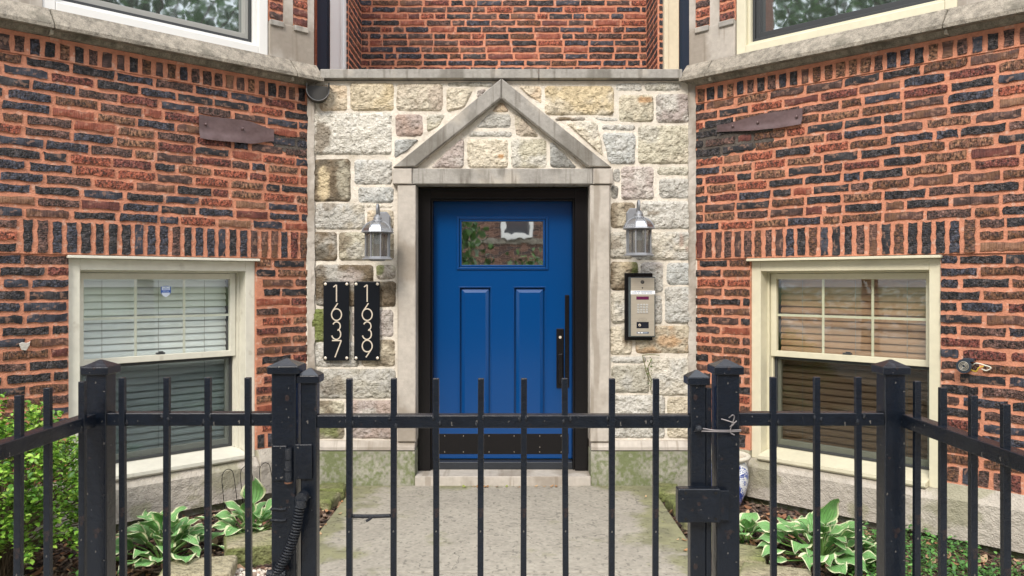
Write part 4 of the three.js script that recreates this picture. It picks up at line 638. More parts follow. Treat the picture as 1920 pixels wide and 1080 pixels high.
{ // gutter outlet in the corner under the coping
  const o = thing('gutter_outlet', 'black half round gutter end in the corner under the coping', 'gutter', [WX(601), WY(196), 0.085], 0.25);
  o.scale.setScalar(0.86);
  const pr = arc(0, 0.1, 0.098, 175, 365, 20), outer = pr, inner = arc(0, 0.1, 0.088, 365, 175, 20);
  const g = extr([[-0.1, 0.15], ...outer, [0.1, 0.165], [0.088, 0.165], ...inner, [-0.088, 0.15]], 0.11, 0); g.translate(0, 0, -0.07); mesh('trough', g, std({ color: lin(0.018, 0.018, 0.018), roughness: 0.4, metalness: 0.4 }), o);
  mesh('lip', tube(arc(0, 0.1, 0.096, 178, 362, 16).map(([a, b]) => [a, b, 0.04]), 0.005, 30, 6), std({ color: lin(0.13, 0.13, 0.13), metalness: 0.6, roughness: 0.45 }), o);
  mesh('end_wall', extr([...arc(0, 0.1, 0.087, 180, 360, 16), [0.087, 0.15], [-0.087, 0.15]], 0.006, 0).translate(0, 0, -0.045), std({ color: lin(0.03, 0.028, 0.025), roughness: 0.5 }), o);
}
{ // broken socket with loose wires
  const o = thing('outdoor_socket', 'small broken round socket with loose wires on the right wall', 'socket', onWall(1, 1.875, 1.04, 0), turnOf(1));
  mesh('socket_body', merge([cyl(0.036, 0.030, 0.06, 18, 0, 0, 0.03, 'z'), cyl(0.042, 0.042, 0.014, 18, 0, 0, 0.058, 'z'), cbox(-0.012, 0.05, 0.026, 0.046, 0.0, 0.05, 0.004)]), std({ color: lin(0.02, 0.03, 0.045), roughness: 0.3 }), o);
  mesh('threaded_ring', merge([0.026, 0.018, 0.010].map(r => new THREE.TorusGeometry(r, 0.003, 8, 22).translate(0, 0, 0.066))), std({ color: lin(0.30, 0.28, 0.24), metalness: 0.5, roughness: 0.4 }), o);
  mesh('wire', tube([[0.03, 0, 0.02], [0.06, 0.02, 0.04], [0.10, 0.012, 0.035], [0.135, -0.002, 0.03], [0.11, -0.02, 0.03], [0.085, -0.012, 0.03]], 0.004, 40, 6), std({ color: lin(0.6, 0.58, 0.5), roughness: 0.5 }), o);
  mesh('wire', tube([[0.02, -0.02, 0.02], [0.06, -0.028, 0.04], [0.075, -0.005, 0.045], [0.10, 0.006, 0.04]], 0.004, 30, 6), std({ color: lin(0.55, 0.38, 0.05), roughness: 0.5 }), o);
}
{ // pale plug in a chipped brick on the left
  const s = extr([[-0.03, 0.018], [-0.014, 0.026], [0.012, 0.020], [0.03, 0.028], [0.026, 0.004], [0.008, -0.026], [-0.016, -0.022]], 0.012, 0.003);
  const m = solo('plaster_plug', s, std({ color: lin(0.48, 0.45, 0.41), roughness: 0.9, bumpMap: rep(grainBump, 6), bumpScale: 0.003 }), 'small pale plaster plug in a chipped brick, far left', 'plug'); m.position.set(...onWall(-1, 1.905, 1.155, -0.008)); m.rotation.y = turnOf(-1);
}

{ // thin creeper in the stone joints under the intercom
  const o = thing('creeper', 'thin green creeper in the stone joint below the intercom', 'creeper', [WX(1218), WY(730), 0.03]);
  mesh('stem', merge([tube([[0.0, 0, 0], [0.004, 0.08, 0.006], [-0.02, 0.16, 0.004], [0.012, 0.24, 0.004]], 0.0035, 14, 5), tube([[0.0, 0.06, 0.004], [-0.03, 0.13, 0.006], [-0.045, 0.2, 0.004], [-0.06, 0.262, 0.0]], 0.003, 14, 5), tube([[-0.06, 0.262, 0], [0.0, 0.268, 0.004], [0.07, 0.262, 0]], 0.003, 10, 5)]), std({ color: lin(0.15, 0.15, 0.05), roughness: 0.8 }), o);
  const lg = leafQuad(0.024, 0.015, 0.003), r = rngOf(345), lm = phy({ color: lin(0.12, 0.24, 0.05), roughness: 0.5, transmission: 0.2, thickness: 0, side: THREE.DoubleSide });
  for (let i = 0; i < 16; i++) { const m = mesh('leaf', lg, lm, o); m.position.set(rr(-0.03, 0.012, r), 0.03 + i * 0.014, 0.008); m.rotation.set(rr(-1.2, -0.3, r), rr(-1.5, 1.5, r), rr(-1, 1, r)); m.scale.setScalar(rr(0.5, 1, r)); }
}

// ---------------------------------------------------------------- iron fence and gate
const FZ = CAMZ - 2.2, KF = 2.2 / 1520, FX = p => (p - 960) * KF;
const fr = rngOf(808);
function picketGeo(h) { return cbox(-0.008, 0.008, 0, h, -0.008, 0.008, 0.0018); }
function addPost(o, x, z, w, h, name = 'post') {
  const p = mesh(name, cbox(x - w / 2, x + w / 2, 0, h - 0.02, z - w / 2, z + w / 2, 0.005), M.black, o), c = w / 2 + 0.009;
  const top = new THREE.CylinderGeometry(0.004, c * Math.SQRT2 * 0.96, 0.017, 4).toNonIndexed(); top.rotateY(Math.PI / 4); top.computeVertexNormals(); top.translate(x, h - 0.001, z);
  mesh('post_cap', merge([cbox(x - c, x + c, h - 0.031, h - 0.0095, z - c, z + c, 0.003), metreUV(top)]), M.black, p); return p;
}
const GP = picketGeo(1.23);
function addPicket(o, x, z, top, h = 1.23) { const m = mesh('picket', GP, M.black, o); m.position.set(x, top - h, z); m.rotation.set(rr(-0.004, 0.004, fr), rr(-0.03, 0.03, fr), rr(-0.0045, 0.0045, fr)); return m; }
function welds(o, xs, y, z) { mesh('weld', merge(xs.flatMap(x => [-1, 1].map(d => rough(new THREE.SphereGeometry(0.0052, 8, 6).scale(0.8, 1.5, 0.7).translate(x + d * 0.009, y - 0.018 + d * rr(-0.012, 0.012, fr), z), 0.005, 160, x * 9)))), M.black, o); }
const railX = (o, x0, x1, y, z) => mesh('rail', cbox(x0, x1, y - 0.035, y, z - 0.019, z + 0.019, 0.003), M.black, o);
const railZ = (o, x, z0, z1, y) => mesh('rail', cbox(x - 0.019, x + 0.019, y - 0.036, y, z0, z1, 0.003), M.black, o);
// left fence: runs beside the gate, turns at the corner post and comes towards the street
const fl = thing('iron_fence', 'black iron picket fence left of the gate, turning at a corner post', 'fence', [-1.12, 0, FZ], 0, 'black iron fences');
addPost(fl, 0, -0.01, 0.057, 1.326); addPost(fl, FX(538) + 1.12, 0, 0.066, 1.330); addPost(fl, 0.0, 1.42, 0.057, 1.326);
for (const y of [1.192, 0.17]) { railX(fl, 0.03, FX(538) + 1.12 - 0.034, y, 0); railZ(fl, -0.012, 0.03, 1.38, y); }
for (const p of [238, 316, 393, 472]) addPicket(fl, FX(p) + 1.12, 0.0145, 1.288); for (let i = 0; i < 10; i++) addPicket(fl, -0.016 + (i ? 0.0 : 0.018), 0.085 + i * 0.127, 1.286);
welds(fl, [238, 316, 393, 472].map(p => FX(p) + 1.12), 1.192, 0.0195);
// right fence
const fr2 = thing('iron_fence', 'black iron picket fence right of the gate, turning at a corner post', 'fence', [1.032, 0, FZ], 0, 'black iron fences');
addPost(fr2, 0, -0.01, 0.057, 1.326); addPost(fr2, FX(1360) - 1.032, 0, 0.062, 1.328); addPost(fr2, 0.03, 1.42, 0.057, 1.326);
for (const y of [1.192, 0.17]) { railX(fr2, FX(1360) - 1.032 + 0.032, -0.03, y, 0); railZ(fr2, 0.028, 0.03, 1.38, y); }
for (const p of [1448, 1528, 1608]) addPicket(fr2, FX(p) - 1.032, 0.0145, 1.289); for (let i = 0; i < 10; i++) addPicket(fr2, 0.027, 0.072 + i * 0.131, 1.285);
mesh('strike_plate', merge([cbox(FX(1342) - 1.032, FX(1358) - 1.032, 0.917, 0.990, 0.032, 0.046, 0.002), cbox(FX(1321) - 1.032, FX(1331) - 1.032, 0.2, 1.26, -0.03, 0.02, 0.003)]), M.black, fr2);
welds(fr2, [1448, 1528, 1608].map(p => FX(p) - 1.032), 1.192, 0.0195);
// gate
const gate = thing('iron_gate', 'black iron picket gate in front of the path', 'gate', [FX(942), 0, FZ], 0);
{
  const gx = FX(942), X = p => FX(p) - gx;
  addPost(gate, X(582), 0.0, 0.043, 1.304, 'stile'); addPost(gate, X(1306), 0.0, 0.042, 1.299, 'stile');
  for (const y of [1.186, 0.17]) railX(gate, X(582) + 0.022, X(1306) - 0.0215, y, 0);
  for (const p of [658, 739, 820, 900, 980, 1062, 1144, 1225]) addPicket(gate, X(p), 0.0145, 1.285);
  welds(gate, [658, 739, 820, 900, 980, 1062, 1144, 1225].map(X), 1.186, 0.0195);
  mesh('handle_bar', merge([tube([[X(664), 0.913, 0.012], [X(700), 0.9125, 0.012], [X(733), 0.914, 0.012]], 0.0055, 8, 8), tube([[X(700), 0.912, 0.014], [X(695), 0.908, 0.028], [X(690), 0.905, 0.03]], 0.004, 8, 6)]), M.black, gate);
  for (const yy of [1.10, 0.35]) mesh('hinge', merge([cbox(X(518), X(545), yy - 0.085, yy + 0.008, 0.032, 0.039, 0.002), cbox(X(556), X(590), yy - 0.083, yy + 0.01, 0.020, 0.031, 0.002), ...[0, 1, 2].map(i => cyl(0.0098, 0.0098, 0.029, 12, X(549), yy - 0.012 - i * 0.031, 0.043))]), M.black, gate);
  mesh('hinge_rust', cyl(0.0102, 0.0102, 0.004, 12, X(549), 1.10 - 0.0885, 0.043), M.rust, gate);
  const lp = mesh('latch_box', merge([cbox(X(1263), X(1341), 0.908, 0.998, 0.022, 0.058, 0.004), cbox(X(1336), X(1358), 0.914, 0.992, 0.049, 0.053, 0.0015)]), M.black, gate);
  for (const [p, y] of [[1277, 0.988], [1332, 0.988], [1277, 0.919], [1332, 0.919]]) mesh('screw_hole', cyl(0.0042, 0.0042, 0.002, 10, X(p), y, 0.0585, 'z'), std({ color: lin(0.004, 0.004, 0.004), roughness: 0.9 }), lp);
}
{ // gate closer spring between post and gate
  const pts = [], A = [FX(573), 0.955], B = [FX(531), 0.778], n = 24 * 14;
  const d = [B[0] - A[0], B[1] - A[1]], len = Math.hypot(...d), nx = [-d[1] / len, d[0] / len], off = t => 0.012 * Math.sin(Math.PI * t);
  for (let i = 0; i <= n; i++) { const t = i / n, a = t * 24 * Math.PI * 2, r = 0.0115; pts.push(new THREE.Vector3(A[0] + d[0] * t + nx[0] * (r * Math.cos(a) + off(t)), A[1] + d[1] * t + nx[1] * (r * Math.cos(a) + off(t)), r * Math.sin(a) + 0.062)); }
  const o = thing('gate_spring', 'black coiled closer spring hanging across the gate hinge post', 'spring', [0, 0, FZ]);
  mesh('coil', new THREE.TubeGeometry(new THREE.CatmullRomCurve3(pts), n * 2, 0.0036, 5), M.black, o);
  mesh('core', tube([[A[0], A[1], 0.062], [(A[0] + B[0]) / 2 + nx[0] * 0.012, (A[1] + B[1]) / 2 + nx[1] * 0.012, 0.062], [B[0], B[1], 0.062]], 0.0085, 16, 8), M.blackPlain, o);
  mesh('upper_fitting', merge([cyl(0.016, 0.016, 0.03, 12, A[0] + 0.004, A[1] + 0.018, 0.05, 'z'), cyl(0.014, 0.015, 0.02, 12, A[0] + 0.003, A[1] + 0.006, 0.062)]), M.black, o);
  mesh('lower_fitting', merge([cyl(0.015, 0.015, 0.032, 12, B[0] - 0.004, B[1] - 0.012, 0.05, 'z'), cyl(0.012, 0.012, 0.05, 8, B[0], B[1] - 0.004, 0.06, 'x')]), M.black, o);
  for (const y of [0.938, 0.908]) { const m = solo('weld_bead', tube([[FX(515), y, FZ + 0.034], [FX(524), y + 0.001, FZ + 0.036], [FX(536), y - 0.001, FZ + 0.035], [FX(543), y + 0.001, FZ + 0.033]], 0.004, 10, 6), M.black, y > 0.92 ? 'upper weld bead on the gate hinge post' : 'lower weld bead on the gate hinge post', 'weld bead', 'weld beads on the hinge post'); }
}
{ // wire twisted round gate and post
  const o = thing('tie_wire', 'twisted wire tying the gate to the right gate post', 'wire', [0, 0, FZ]);
  const steelW = std({ color: lin(0.24, 0.22, 0.22), metalness: 0.6, roughness: 0.45 });
  mesh('strand', tube([[FX(1298), 1.150, 0.030], [FX(1312), 1.153, 0.034], [FX(1330), 1.151, 0.046], [FX(1355), 1.150, 0.044], [FX(1381), 1.151, 0.042]], 0.0019, 30, 6), steelW, o);
  mesh('strand', tube([[FX(1298), 1.146, 0.030], [FX(1325), 1.148, 0.047], [FX(1360), 1.1465, 0.045], [FX(1381), 1.148, 0.042]], 0.0017, 30, 6), steelW, o);
  mesh('knot', rough(new THREE.SphereGeometry(0.011, 14, 10).translate(FX(1305), 1.152, 0.031), 0.006, 90), M.black, o);
  mesh('loose_end', tube([[FX(1345), 1.180, 0.040], [FX(1356), 1.176, 0.048], [FX(1366), 1.170, 0.052], [FX(1359), 1.160, 0.05], [FX(1372), 1.176, 0.047]], 0.0017, 30, 6), steelW, o);
  mesh('loose_end', tube([[FX(1358), 1.184, 0.046], [FX(1364), 1.192, 0.05], [FX(1368), 1.188, 0.046], [FX(1360), 1.146, 0.05], [FX(1368), 1.139, 0.052], [FX(1362), 1.143, 0.05]], 0.0016, 30, 6), steelW, o);
}

// ---------------------------------------------------------------- pot
{
  const c = document.createElement('canvas'); c.width = 1024; c.height = 512; const g = c.getContext('2d'); g.fillStyle = '#e9ecf0'; g.fillRect(0, 0, 1024, 512);
  const rn = rngOf(66); g.lineCap = 'round';
  g.fillStyle = '#213f97'; g.fillRect(0, 0, 1024, 26); g.fillRect(0, 470, 1024, 42);
  for (let i = 0; i < 520; i++) { const x = rn() * 1024, y = 34 + rn() * 430, r = 6 + rn() * 11; g.fillStyle = pick(['#1d3a94', '#2a4ba6', '#3659b4'], rn); g.beginPath(); for (let a = 0; a < 6; a++) { const t = a * Math.PI / 3 + rn() * 0.4; g.moveTo(x, y); g.ellipse(x + Math.cos(t) * r, y + Math.sin(t) * r, r * 0.62, r * 0.4, t, 0, Math.PI * 2); } g.fill(); }
  for (let i = 0; i < 170; i++) { const x = rn() * 1024, y = 34 + rn() * 430, r = 6 + rn() * 5; g.fillStyle = '#f0f3f6'; g.beginPath(); for (let a = 0; a < 5; a++) { const t = a * 1.2566 + i; g.moveTo(x, y); g.arc(x + Math.cos(t) * r, y + Math.sin(t) * r, r * 0.6, 0, Math.PI * 2); } g.fill(); g.fillStyle = '#2a4ba6'; g.beginPath(); g.arc(x, y, r * 0.4, 0, 7); g.fill(); }
  const t = new THREE.CanvasTexture(c); t.colorSpace = THREE.SRGBColorSpace; t.wrapS = THREE.RepeatWrapping;
  const o = thing('ceramic_pot', 'blue and white flowered ceramic pot behind the right gate post', 'pot', [1.492, -0.055, 0.475]);
  mesh('body', new THREE.LatheGeometry([[0.085, 0], [0.095, 0.012], [0.11, 0.04], [0.145, 0.12], [0.163, 0.20], [0.164, 0.27], [0.150, 0.325], [0.138, 0.348]].map(p => new THREE.Vector2(...p)), 48), phy({ map: t, roughness: 0.3, clearcoat: 0.7, clearcoatRoughness: 0.15 }), o);
  mesh('rim', new THREE.LatheGeometry([[0.130, 0.33], [0.150, 0.347], [0.168, 0.355], [0.178, 0.366], [0.176, 0.380], [0.160, 0.386], [0.142, 0.378], [0.136, 0.355], [0.134, 0.30]].map(p => new THREE.Vector2(...p)), 48), std({ map: rep(speck(256, 256, [0.60, 0.56, 0.47], 0.25, 8, 330), 3), roughness: 0.6 }), o);
  mesh('potting_soil', cyl(0.135, 0.135, 0.02, 30, 0, 0.335, 0), std({ map: rep(speck(128, 128, [0.26, 0.15, 0.09], 0.6, 10, 335), 2), roughness: 1 }), o);
}
{ // wire hoop edging leaning on the left base stone
  const hoop = (s, n) => { const o = thing('wire_hoop_edging', n ? 'black wire hoop edging by the left wall, nearer the entrance' : 'black wire hoop edging leaning on the left wall base', 'edging', onWall(-1, s, -0.05, 0.10), turnOf(-1), 'wire hoop edgings'); o.rotation.x = 0; for (const dx of [-0.075, 0.06]) mesh('hoop', tube([[dx - 0.035, 0, 0.0], [dx - 0.042, 0.14, -0.012], [dx - 0.044, 0.235, -0.022], [dx - 0.03, 0.27, -0.026], [dx, 0.284, -0.028], [dx + 0.03, 0.27, -0.026], [dx + 0.04, 0.235, -0.022], [dx + 0.05, 0.14, -0.012], [dx + 0.06, 0, 0.0]], 0.0026, 40, 6), M.blackPlain, o); };
  hoop(0.60, 0); hoop(0.32, 1);
}

// ---------------------------------------------------------------- edging stones along the path
const er = rngOf(913);
function edging(x, z, w, d, h, ry, mossy, label) {
  const g = new RoundedBoxGeometry(w, h, d, 5, 0.022); rough(g, 0.035, 9, er() * 50);
  const p = g.attributes.position, col = [];
  for (let i = 0; i < p.count; i++) { const n = fbm(p.getX(i) * 16 + x * 9, p.getZ(i) * 16, p.getY(i) * 16, 4), t = sstep(0.56 - 0.28 * mossy, 0.74 - 0.25 * mossy, n); col.push(...[0, 1, 2].map(k => mix([0.37, 0.33, 0.225][k], [0.125, 0.155, 0.035][k], t * 0.9) * (0.85 + 0.3 * n))); }
  g.setAttribute('color', new THREE.Float32BufferAttribute(col, 3)); metreUV(g);
  const m = solo('edging_stone', g, M.rock, label, 'stone', 'mossy edging stones along the path'); m.position.set(x, -0.05 + h / 2 - 0.015, z); m.rotation.y = ry;
}
edging(-1.33, 0.18, 0.20, 0.24, 0.10, 0.1, 0.9, 'mossy edging stone left of the path, against the entrance base'); edging(-1.34, 0.46, 0.19, 0.26, 0.10, -0.08, 0.8, 'mossy edging stone left of the path, second from the entrance');
edging(-1.44, 0.80, 0.20, 0.26, 0.10, 0.1, 0.6, 'mossy edging stone left of the path, third from the entrance'); edging(-1.50, 1.50, 0.30, 0.30, 0.13, 0.35, 0.5, 'square edging stone between the left hosta and the gate post');
edging(-1.66, 1.87, 0.36, 0.28, 0.10, 0.25, 0.3, 'flat tan edging stone in front of the left hosta'); edging(-1.72, 2.25, 0.34, 0.28, 0.10, 0.1, 0.3, 'flat edging stone left of the path, nearest the street');
edging(1.145, 0.25, 0.16, 0.26, 0.10, -0.1, 0.95, 'bright mossy edging stone right of the path, by the entrance base'); edging(1.17, 0.56, 0.16, 0.27, 0.10, 0.06, 0.8, 'mossy edging stone right of the path, second from the entrance'); edging(1.19, 0.90, 0.18, 0.28, 0.10, -0.04, 0.6, 'edging stone right of the path, third from the entrance');
edging(1.21, 1.28, 0.18, 0.28, 0.10, 0.08, 0.5, 'tan edging stone right of the path, under the latch post'); edging(1.30, 1.64, 0.22, 0.27, 0.11, -0.3, 0.45, 'tan edging stone left of the right hosta'); edging(1.36, 1.98, 0.36, 0.30, 0.10, -0.35, 0.35, 'wide tan edging stone in front of the right hosta');

// ---------------------------------------------------------------- hostas
const leafMap = tex(256, 512, (u, v) => {
  const a = Math.abs(u - 0.5) * 2, edge = 0.79 + 0.16 * (tn(u, v, 6, 22, 400, 3) - 0.5) - 0.10 * sstep(0.75, 1, v), m = sstep(edge - 0.05, edge + 0.05, a);
  const vein = 0.85 + 0.3 * Math.pow(Math.abs(Math.sin((u - 0.5) * 40 * (1 + 0.2 * v))), 0.5), pale = sstep(0.55, 0.7, tn(u, v, 18, 3, 402, 3)) * 0.35;
  const g = [0.165, 0.37, 0.115].map(x => x * vein * (0.8 + 0.4 * tn(u, v, 8, 8, 403, 3)));
  return [0, 1, 2].map(i => mix(mix(g[i], [0.25, 0.43, 0.20][i], pale), [0.72, 0.75, 0.48][i], m));
});
const leafMat = phy({ map: leafMap, roughness: 0.48, transmission: 0.18, thickness: 0, side: THREE.DoubleSide, bumpMap: tex(256, 64, (u) => 0.5 + 0.5 * Math.sin((u - 0.5) * 46), false), bumpScale: 0.0025 });
function leafGeo(L, Wd, arch, cup, seed) {
  const nx = 6, ny = 10, pos = [], uv = [], idx = [], r = rngOf(seed);
  const twist = (r() - 0.5) * 0.5, wv = r() * 6;
  for (let j = 0; j <= ny; j++) for (let i = 0; i <= nx; i++) {
    const v = j / ny, u = i / nx - 0.5, prof = Math.pow(Math.sin(Math.PI * Math.pow(v * 0.985 + 0.008, 0.72)), 0.85) * (1 - 0.18 * v), x = u * Wd * prof;
    const y = arch * (v - v * v * 1.25) * L * 2 + cup * Math.abs(u) * 2 * Wd * 0.5 * prof + 0.012 * Math.sin(v * 9 + wv + u * 4) * Math.abs(u) * 2 + u * twist * v * Wd * 0.6;
    pos.push(x, y, v * L * (1 - 0.12 * arch)); uv.push(u + 0.5, v);
  }
  for (let j = 0; j < ny; j++) for (let i = 0; i < nx; i++) { const a = j * (nx + 1) + i, b = a + nx + 1; idx.push(a, b, a + 1, a + 1, b, b + 1); }
  const g = new THREE.BufferGeometry(); g.setAttribute('position', new THREE.Float32BufferAttribute(pos, 3)); g.setAttribute('uv', new THREE.Float32BufferAttribute(uv, 2)); g.setIndex(idx); g.computeVertexNormals(); return g;
}
const leaves = [0, 1, 2, 3, 4, 5].map(i => leafGeo(0.175, [0.155, 0.135, 0.16, 0.125, 0.15, 0.155][i], [0.18, 0.3, 0.12, 0.36, 0.22, 0.08][i], [0.14, 0.1, 0.18, 0.08, 0.15, 0.12][i], 900 + i));
const stalkMat = std({ color: lin(0.11, 0.22, 0.05), roughness: 0.5 });
function hosta(x, z, n, rad, hgt, label, seed, extras = []) {
  const o = thing('hosta_plant', label, 'hosta', [x, -0.06, z], 0, 'variegated hostas'), r = rngOf(seed), stalks = [];
  const put = (az, out, y, pitch, sc, k) => {
    const lx = Math.sin(az) * out, lz = Math.cos(az) * out;
    const m = mesh('leaf', leaves[k % 6], leafMat, o); m.position.set(lx, y, lz); m.rotation.order = 'YXZ'; m.rotation.set(-pitch, az + rr(-0.3, 0.3, r), rr(-0.3, 0.3, r)); m.scale.setScalar(sc);
    stalks.push(tube([[Math.sin(az) * 0.02, 0.0, Math.cos(az) * 0.02], [lx * 0.45, y * 0.62, lz * 0.45], [lx, y, lz]], 0.0042, 8, 5));
  };
  for (let i = 0; i < n; i++) { const t = (i + 0.5) / n, az = i * 2.39996 + rr(-0.3, 0.3, r), ring = Math.pow(t, 0.6); put(az, rad * ring * rr(0.5, 0.75, r), hgt * (1.0 - 0.62 * ring) * rr(0.8, 1.1, r), mix(0.85, 0.02, ring) + rr(-0.15, 0.15, r), rr(0.66, 1.04, r), Math.floor(r() * 6)); }
  for (const e of extras) put(...e);
  mesh('stalks', merge(stalks), stalkMat, o);
}
hosta(-1.96, 1.60, 44, 0.36, 0.24, 'large variegated hosta left of the path, below the white blind window', 11);
hosta(-1.60, 1.22, 30, 0.28, 0.20, 'variegated hosta with one upright leaf, beside the gate hinge post', 12, [[0.6, 0.05, 0.26, 1.25, 1.0, 2], [1.6, 0.09, 0.20, 0.5, 1.1, 1]]);
hosta(1.735, 1.60, 54, 0.40, 0.24, 'large variegated hosta right of the path, below the brown blind window', 13, [[0.3, 0.05, 0.25, 1.15, 1.1, 0]]);
hosta(1.42, 1.23, 13, 0.15, 0.12, 'small variegated hosta between the pot and the large right hosta', 14);

// ---------------------------------------------------------------- mulch, litter, gravel, ground cover
const dummy = new THREE.Object3D();
function scatter(name, geo, mat, n, place, colours, label, cat, parent, seed = 1) {
  const m = new THREE.InstancedMesh(geo, mat, n), r = rngOf(seed), c = new THREE.Color(); m.name = parent ? name : numbered(name);
  for (let i = 0; i < n; i++) { place(dummy, r, i); dummy.updateMatrix(); m.setMatrixAt(i, dummy.matrix); const q = pick(colours, r), k = rr(0.75, 1.25, r); c.setRGB(q[0] * k, q[1] * k, q[2] * k); m.setColorAt(i, c); }
  m.castShadow = m.receiveShadow = true; (parent || scene).add(m); tag(m, label, cat, null, 'stuff'); return m;
}
const soilY = (x, z) => -0.062 + 0.035 * (fbm(x * 5, z * 5, 2, 4) - 0.4);
const bedSpot = (r, side) => { for (let k = 0; k < 60; k++) { const x = side < 0 ? rr(-3.9, PATH[0] - 0.02, r) : rr(PATH[1] + 0.02, 3.7, r), z = rr(0.06, 2.6, r); const wallZ = side < 0 ? (XL - x) : (x - XR); if (z > wallZ + 0.06) return [x, z]; } return [side * 1.4, 1.5]; };
const chip = rough(new THREE.BoxGeometry(0.042, 0.006, 0.011, 3, 1, 1), 0.010, 60);
for (const side of [-1, 1]) scatter('bark_mulch', chip, std({ roughness: 0.95 }), 5200, (d, r) => { const [x, z] = bedSpot(r, side); d.position.set(x, soilY(x, z) + rr(0, 0.020, r), z); d.rotation.set(rr(-0.4, 0.4, r), rr(0, 6.28, r), rr(-0.4, 0.4, r)); const s = rr(0.5, 1.6, r); d.scale.set(s, rr(0.7, 1.5, r), s * rr(0.6, 1.4, r)); }, [[0.085, 0.045, 0.03], [0.05, 0.03, 0.022], [0.14, 0.08, 0.052], [0.17, 0.12, 0.09], [0.03, 0.02, 0.018]], side < 0 ? 'brown bark mulch covering the left flower bed' : 'brown bark mulch covering the right flower bed', 'mulch', null, 21 + side);
const dry = (() => { const g = new THREE.PlaneGeometry(0.05, 0.03, 4, 2), p = g.attributes.position; g.rotateX(-Math.PI / 2); for (let i = 0; i < p.count; i++) { const x = p.getX(i) / 0.025, z = p.getZ(i) / 0.015; p.setY(i, 0.008 * x * x + 0.004 * z * z * x); p.setZ(i, p.getZ(i) * (1 - 0.75 * x * x)); } g.computeVertexNormals(); return g; })();
for (const side of [-1, 1]) scatter('dry_leaves', dry, std({ roughness: 0.8, side: THREE.DoubleSide }), 420, (d, r) => { const [x, z] = bedSpot(r, side); d.position.set(x, soilY(x, z) + rr(0.012, 0.03, r), z); d.rotation.set(rr(-0.6, 0.6, r), rr(0, 6.28, r), rr(-0.5, 0.5, r)); d.scale.setScalar(rr(0.6, 1.5, r)); }, [[0.30, 0.15, 0.075], [0.36, 0.22, 0.13], [0.22, 0.10, 0.05], [0.42, 0.30, 0.18]], side < 0 ? 'fallen dry leaves in the left flower bed' : 'fallen dry leaves in the right flower bed', 'leaves', null, 31 + side);
scatter('path_litter', dry, std({ roughness: 0.8, side: THREE.DoubleSide }), 26, (d, r, i) => { const x = i < 14 ? rr(-0.4, 0.35, r) : (r() < 0.5 ? PATH[0] + rr(0, 0.06, r) : PATH[1] - rr(0, 0.1, r)), z = i < 14 ? rr(0.075, 0.13, r) : rr(0.1, 2.0, r); d.position.set(x, 0.006, z); d.rotation.set(rr(-0.2, 0.2, r), rr(0, 6.28, r), rr(-0.2, 0.2, r)); d.scale.setScalar(rr(0.3, 0.9, r)); }, [[0.34, 0.18, 0.08], [0.26, 0.30, 0.07], [0.40, 0.27, 0.15]], 'few small fallen leaves lying on the concrete path', 'leaves', null, 41);
const peb = rough(new THREE.IcosahedronGeometry(0.012, 1), 0.008, 70);
scatter('gravel', peb, std({ roughness: 0.9 }), 900, (d, r) => { d.position.set(rr(-1.52, -1.22, r), -0.05 + rr(0, 0.02, r), rr(1.72, 2.5, r)); d.rotation.set(rr(0, 6, r), rr(0, 6, r), 0); d.scale.set(rr(0.5, 1.3, r), rr(0.4, 0.9, r), rr(0.5, 1.3, r)); }, [[0.5, 0.45, 0.38], [0.4, 0.35, 0.3], [0.6, 0.56, 0.5], [0.3, 0.22, 0.17]], 'pale gravel between the edging stone and the path, bottom left', 'gravel', null, 51);

function leafQuad(L, W, fold) {                                // small pointed leaf of eight faces
  const P = [[0, 0, 0], [-W / 2, fold, L * 0.35], [0, 0.0, L * 0.4], [W / 2, fold, L * 0.35], [-W * 0.38, fold * 0.8, L * 0.72], [0, -fold * 0.2, L * 0.75], [W * 0.38, fold * 0.8, L * 0.72], [0, -fold * 0.6, L]];
  const g = new THREE.BufferGeometry(); g.setAttribute('position', new THREE.Float32BufferAttribute(P.flat(), 3)); g.setIndex([0, 2, 1, 0, 3, 2, 1, 2, 5, 1, 5, 4, 2, 3, 6, 2, 6, 5, 4, 5, 7, 5, 6, 7]); g.computeVertexNormals(); return g;
}
const vincaMat = phy({ roughness: 0.36, transmission: 0.2, thickness: 0, side: THREE.DoubleSide });
scatter('ground_cover', leafQuad(0.027, 0.015, 0.003), vincaMat, 7200, (d, r) => {
  for (let k = 0; k < 50; k++) { const x = rr(1.36, 3.6, r), z = rr(1.1, 2.7, r), dens = fbm(x * 3.2, z * 3.2, 5, 3) + 0.22 * sstep(1.7, 2.3, x); if (z > x - XR + 0.1 && dens > 0.53 && (x > 1.95 || z > 1.45)) { d.position.set(x, soilY(x, z) + 0.012 + r() * r() * 0.11, z); break; } }
  d.rotation.order = 'YXZ'; d.rotation.set(rr(-0.7, 0.5, r), rr(0, 6.28, r), rr(-0.4, 0.4, r)); d.scale.setScalar(rr(0.7, 1.35, r));
}, [[0.06, 0.18, 0.036], [0.09, 0.24, 0.05], [0.04, 0.12, 0.026], [0.14, 0.31, 0.075]], 'low glossy green ground cover in the right flower bed', 'ground cover', null, 61);
{ const st = []; const r = rngOf(63); for (let i = 0; i < 90; i++) { const x = rr(1.5, 3.4, r), z = Math.max(x - XR + 0.15, rr(1.45, 2.6, r)), a = rr(0, 6.28, r), l = rr(0.08, 0.2, r), y = soilY(x, z); st.push(tube([[x, y, z], [x + Math.cos(a) * l * 0.5, y + 0.05, z + Math.sin(a) * l * 0.5], [x + Math.cos(a) * l, y + 0.06, z + Math.sin(a) * l]], 0.0016, 6, 4)); } solo('ground_cover_stems', merge(st), stalkMat, 'thin trailing stems of the ground cover in the right bed', 'stems', null, 'stuff'); }
